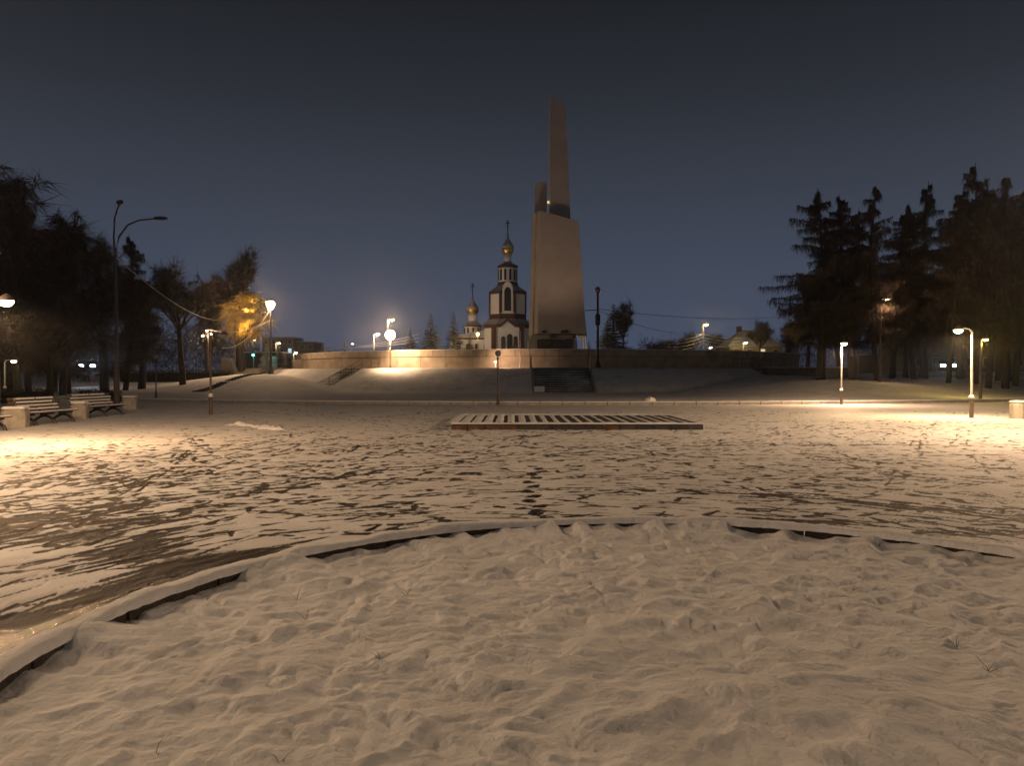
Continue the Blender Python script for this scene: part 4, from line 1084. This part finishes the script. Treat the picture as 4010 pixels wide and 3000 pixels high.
# ------------------------------------------------------------------ buildings, fence, cars far behind
def block(name, label, x, y, w, dp, h, nfl, ncol, lit=(), roof='flat', m=BLDG, z=1.8, wsize=(.9, 1.2)):
    t = thing(name, label, "building", (x, y, z))
    wall = MB().box((0, 0, h / 2), (w, dp, h)).build("wall", m, t)
    me = {k: MB().box((0, 0, 0), (wsize[0], .12, wsize[1])).mesh("window_pane", mm) for k, mm in (('d', DARKGL), ('c', WINLIT), ('w', WINWARM))}
    fr = MB().box((0, 0, 0), (wsize[0] + .2, .08, wsize[1] + .2)).mesh("window_frame", CONC)
    for i in range(nfl):
        for j in range(ncol):
            p = (-w / 2 + (j + .5) * w / ncol, -dp / 2 - .02, (i + .55) * h / nfl)
            k = dict(lit).get((i, j), 'd')
            f = put("window", fr, t, p); put("pane", me[k], f, (0, -.04, 0))
    if roof == 'flat':
        MB().box((0, 0, h + .12), (w + .5, dp + .5, .24)).build("roof", ROOF, t)
    else:
        b = MB(); a, c, e = w / 2 + .5, dp / 2 + .5, w / 2 - dp * .4
        b.add([(-a, -c, h), (a, -c, h), (a, c, h), (-a, c, h), (-e, 0, h + 3.2), (e, 0, h + 3.2)], [(0, 1, 5, 4), (1, 2, 5), (2, 3, 4, 5), (3, 0, 4), (3, 2, 1, 0)])
        rf = b.build("roof", ROOF, t); MB().box((-w * .2, 0, h + 3.0), (.8, .8, 1.8)).build("chimney", BRICK, rf)
    return t
block("apartment_block", "dark apartment block far beyond the black lantern post", gx(612, 225), 225, 9, 10, 10.2, 4, 4, {((2, 3), 'c')})
block("apartment_block", "lower dark apartment block joined beyond the far street lamp", gx(655, 228), 228, 9, 10, 9.0, 3, 4, {((1, 1), 'c')})
block("apartment_block", "lowest dark block towards the end of the terrace wall", gx(690, 230), 230, 6, 10, 6.6, 2, 3, {((0, 1), 'c')})
block("apartment_block", "tall dark apartment block hidden behind the bench trees", gx(10, 120), 120, 12, 10, 22, 8, 5, {((6, 3), 'w'), ((5, 3), 'c')}, z=1.8, wsize=(1.3, 1.4))
block("house", "hip-roofed house with a lit window beyond the wall end", gx(1618, 145), 145, 9.5, 8, 4.9, 2, 4, {((1, 2), 'w'), ((0, 1), 'c')}, 'hip', m=mat("ochre_facade", (.11, .085, .05), .9, .2, .6))
block("apartment_block", "long dark building behind the grove with a few lit windows", gx(2090, 128), 128, 24, 10, 13, 4, 9, {((1, 2), 'c'), ((3, 5), 'c'), ((3, 7), 'c'), ((3, 8), 'w')}, wsize=(.9, 1.2))
kk = thing("kiosk", "low kiosk with teal signal light as a glow on its front behind the golden tree", "kiosk", (gx(575, 118), 118, 1.9))
MB().bbox((0, 0, 1.5), (5.5, 2.5, 3.0), .05).build("wall", BLDG, kk)
MB().bbox((1.0, -1.27, 1.55), (2.2, .06, 1.8), .01).build("teal_glow_patch", TEAL, kk)
MB().bbox((0, 0, 3.08), (5.8, 2.8, .16), .03).build("roof", SNOW, kk)
tl = thing("traffic_light", "traffic light showing green beside the teal kiosk", "traffic light", (gx(548, 105), 105, 1.9))
MB().tube([(0, 0, 0), (0, 0, 2.9)], .06, 8).build("pole", GREYM, tl)
MB().bbox((0, 0, 2.55), (.32, .25, .95), .03).build("signal_box", BLACK, tl)
lens = MB().lathe([(.02, 0), (.15, .02), (.15, .05)], (0, 0, 0), 12).build("green_lens", SIGNAL, tl); lens.location = (0, -.13, 2.35); lens.rotation_euler = (PI / 2, 0, 0)
light("signal_glow", tl, (0, -.5, 2.35), 25, (.1, 1, .8), .1)
tl = thing("traffic_light", "small cyan signal light beside the thick larch trunk", "traffic light", (gx(1877, 90), 90, 2.0))
MB().tube([(0, 0, 0), (0, 0, 1.6)], .06, 8).build("pole", GREYM, tl)
MB().bbox((0, 0, 1.45), (.4, .25, .8), .03).build("signal_box", BLACK, tl)
lens = MB().lathe([(.02, 0), (.2, .02), (.2, .05)], (0, 0, 0), 12).build("cyan_lens", CYAN, tl); lens.location = (0, -.13, 1.45); lens.rotation_euler = (PI / 2, 0, 0)

sh = thing("bus_shelter", "small shelter with a sloping snowy roof behind the thick larch", "shelter", (gx(1872, 86), 86, 1.8))
MB().poly([(-1.6, 2.0), (1.6, 2.35), (1.6, 2.5), (-1.6, 2.15)], -1.2, 1.2).build("roof", SNOW, sh)
MB().bbox((0, .9, 1.0), (3.0, .08, 2.0), .01).build("back_wall", BLDG, sh)
for s in (-1, 1): MB().tube([(s * 1.4, -1, 0), (s * 1.4, -1, 2.05 + s * .12)], .05, 6).build("post", GREYM, sh)
lw = thing("low_wall", "long low dark wall with snow on top beyond the short stairs", "wall", (gx(1745, 76), 76, tz(gx(1745, 76), 76)), .05)
for k in range(4):
    MB().bbox((-3.3 + k * 2.2, 0, .35), (2.17, .5, .95), .03).build("wall_block", DARKST, lw)
MB().bbox((0, .1, .86), (8.8, .42, .05), .02).build("snow_cap", SNOW, lw)
fn = thing("fence", "long dark metal fence behind the larch grove", "fence", (0, 84, 0))
pm_ = MB().bbox((0, 0, .5), (.08, .08, 1.1), .01).mesh("fence_post", BLACK); pr_ = MB().bbox((0, 0, 0), (2.5, .05, .06), .01).mesh("fence_rail", BLACK); pk_ = MB().bbox((0, 0, .5), (.03, .02, .85), .004).mesh("fence_bar", BLACK)
for k in range(10):
    x = 42.5 + k * 2.5; z = tz(x, 84)
    put("post", pm_, fn, (x, 0, z)); put("rail", pr_, fn, (x + 1.25, 0, z + .92)); put("rail", pr_, fn, (x + 1.25, 0, z + .2))
    for j in range(1, 10): put("bar", pk_, fn, (x + j * .25, 0, z + .05))
def car(x, y, z, rz, label, lights, col):
    t = thing("parked_car", label, "car", (x, y, z), rz, "cars on the far street")
    m = mat("car_paint_" + label[:6], col, .3, .05, 2)
    prof = [(-2.15, .35), (2.15, .35), (2.2, .62), (2.05, .82), (1.15, .92), (.55, 1.38), (-.95, 1.42), (-1.6, .98), (-2.15, .90)]
    MB().poly(prof, -.82, .82).build("body", m, t)
    MB().poly([(1.0, .95), (.52, 1.32), (-.9, 1.36), (-1.4, 1.0)], -.84, .84).build("side_window", DARKGL, t)
    for sx_ in (-1.35, 1.35):
        for sy_ in (-.8, .8):
            b = MB().lathe([(.33, -.1), (.33, .1)], (0, 0, 0), 14); b.v = [(p[0] + sx_, p[2] + sy_, p[1] + .33) for p in b.v]; b.build("wheel", BLACK, t)
    for sy_ in (-.6, .6):
        MB().bbox((2.17, sy_, .70), (.12, .5, .26), .02).build("headlight", HEADL if lights else BULBOFF, t)
        MB().bbox((-2.16, sy_, .78), (.06, .3, .14), .01).build("tail_light", mat("tail_light_red", (.3, .01, .01), .3, .1, 4, emit=(1, .05, .05), estr=.6 if lights else 0), t)
    if lights: light("headlight_beam", t, (2.6, 0, .75), 350, (.6, .78, 1), .2, 120, (12, 0, .4))
car(gx(195, 92), 92, 1.95, -PI / 2 + .35, "car with dazzling bluish headlights among the bench trees", True, (.05, .05, .06))
car(gx(2040, 93), 93, 2.0, -PI / 2 - .3, "car with pale headlights behind the dark fence", True, (.1, .1, .12))
car(gx(250, 93), 93, 1.95, .1, "dark parked car without lights near the dazzling car", False, (.03, .02, .02))

# far wood closing the view
def far_wood(label_x0, label_x1, d0, d1, hh, seed, n=26000):
    rs = np.random.default_rng(seed); px = rs.uniform(label_x0, label_x1, n); d = rs.uniform(d0, d1, n); x = gx(px, d)
    H_ = hh * (0.55 + .9 * vnoise(x * .16, d * .16, seed)); zz = rs.random(n) ** .8 * H_
    P = np.stack([x, d, 1.9 + zz], 1); D = rs.normal(0, .45, (n, 3)); D[:, 2] = np.abs(D[:, 2]) + .2
    o = put("far_wood", tri_mesh("far_wood", P, D, rs.uniform(.06, .16, n), TWIG, rs)); stuff(o)
    return o
far_wood(-150, 560, 125, 150, 6.5, 301); far_wood(1380, 2400, 150, 190, 6.0, 302)
# overhead wires
def wire(p, q, sag, r, label, m=GREYM):
    p, q = Vector(p), Vector(q); pts = [p.lerp(q, t) - Vector((0, 0, sag * 4 * t * (1 - t))) for t in np.linspace(0, 1, 14)]
    o = MB().tube(pts, r, 4, False).build("overhead_wire", m); tag(o, label, "wire", "overhead wires"); return o
tlx = gx(250, 42)
wire((tlx, 42, gz(555, 42)), (gx(470, 94), 94, gz(692, 94)), .8, .03, "overhead wire from the tall double lamp towards the golden tree")
wire((xb, 72, 7.75), (gx(1690, 120), 120, gz(684, 120)), .6, .022, "overhead wire from the black crossarm post towards the house", BLACK)
wire((xb, 72, 7.6), (gx(1518, 130), 130, gz(722, 130)), .8, .022, "overhead wire from the black crossarm post to the wire-hung lamp", BLACK)
lx, lz = gx(1518, 130), gz(722, 130)
for k in range(4):
    wire((lx, 130, lz - k * .55), (gx(1425, 120), 120, gz(734 + 7 * k, 120)), .5, .03, ("topmost", "second", "third", "lowest")[k] + " pale wire fanning from the wire-hung lamp over the dark wall")
    wire((lx, 130, lz - k * .5), (gx(1620, 140), 140, gz(727 + 7 * k, 140)), .5, .03, ("topmost", "second", "third", "lowest")[k] + " pale wire from the wire-hung lamp to the house")
ox, oz = gx(585, 85), gz(668, 85)
wire((ox, 85, oz), (gx(480, 92), 92, gz(752, 92)), 1.2, .035, "pale wire sagging from the black lantern post through the golden tree", PALEM)
wire((ox, 85, oz - 1.2), (gx(450, 86), 86, gz(712, 86)), .7, .03, "pale wire from the black lantern post to the three-headed lamp", PALEM)
for k in range(3):
    wire((gx(700, 150), 150, gz(757 - k * 3, 150)), (gx(905, 128), 128, gz(722 + k * 8, 128)), .4, .03, ("lowest", "middle", "upper")[k] + " lit wire rising beyond the wall past the dazzling lamp", PALEM)

# ------------------------------------------------------------------ thin haze added to give the lamps halos
hz = MB().box((0, 110, 14.5), (420, 330, 48)).mesh("haze", SNOW)
hz.materials.clear()
hm = bpy.data.materials.new("lamp_halo_haze"); hm.use_nodes = True
hm.node_tree.nodes.clear()
ho = hm.node_tree.nodes.new("ShaderNodeOutputMaterial"); hv = hm.node_tree.nodes.new("ShaderNodeVolumePrincipled")
hv.inputs["Color"].default_value = (0.9, 0.9, 0.9, 1); hv.inputs["Density"].default_value = HAZE; hv.inputs["Anisotropy"].default_value = 0.92
hm.node_tree.links.new(hv.outputs[0], ho.inputs["Volume"])
hz.materials.append(hm)
stuff(put("haze", hz))
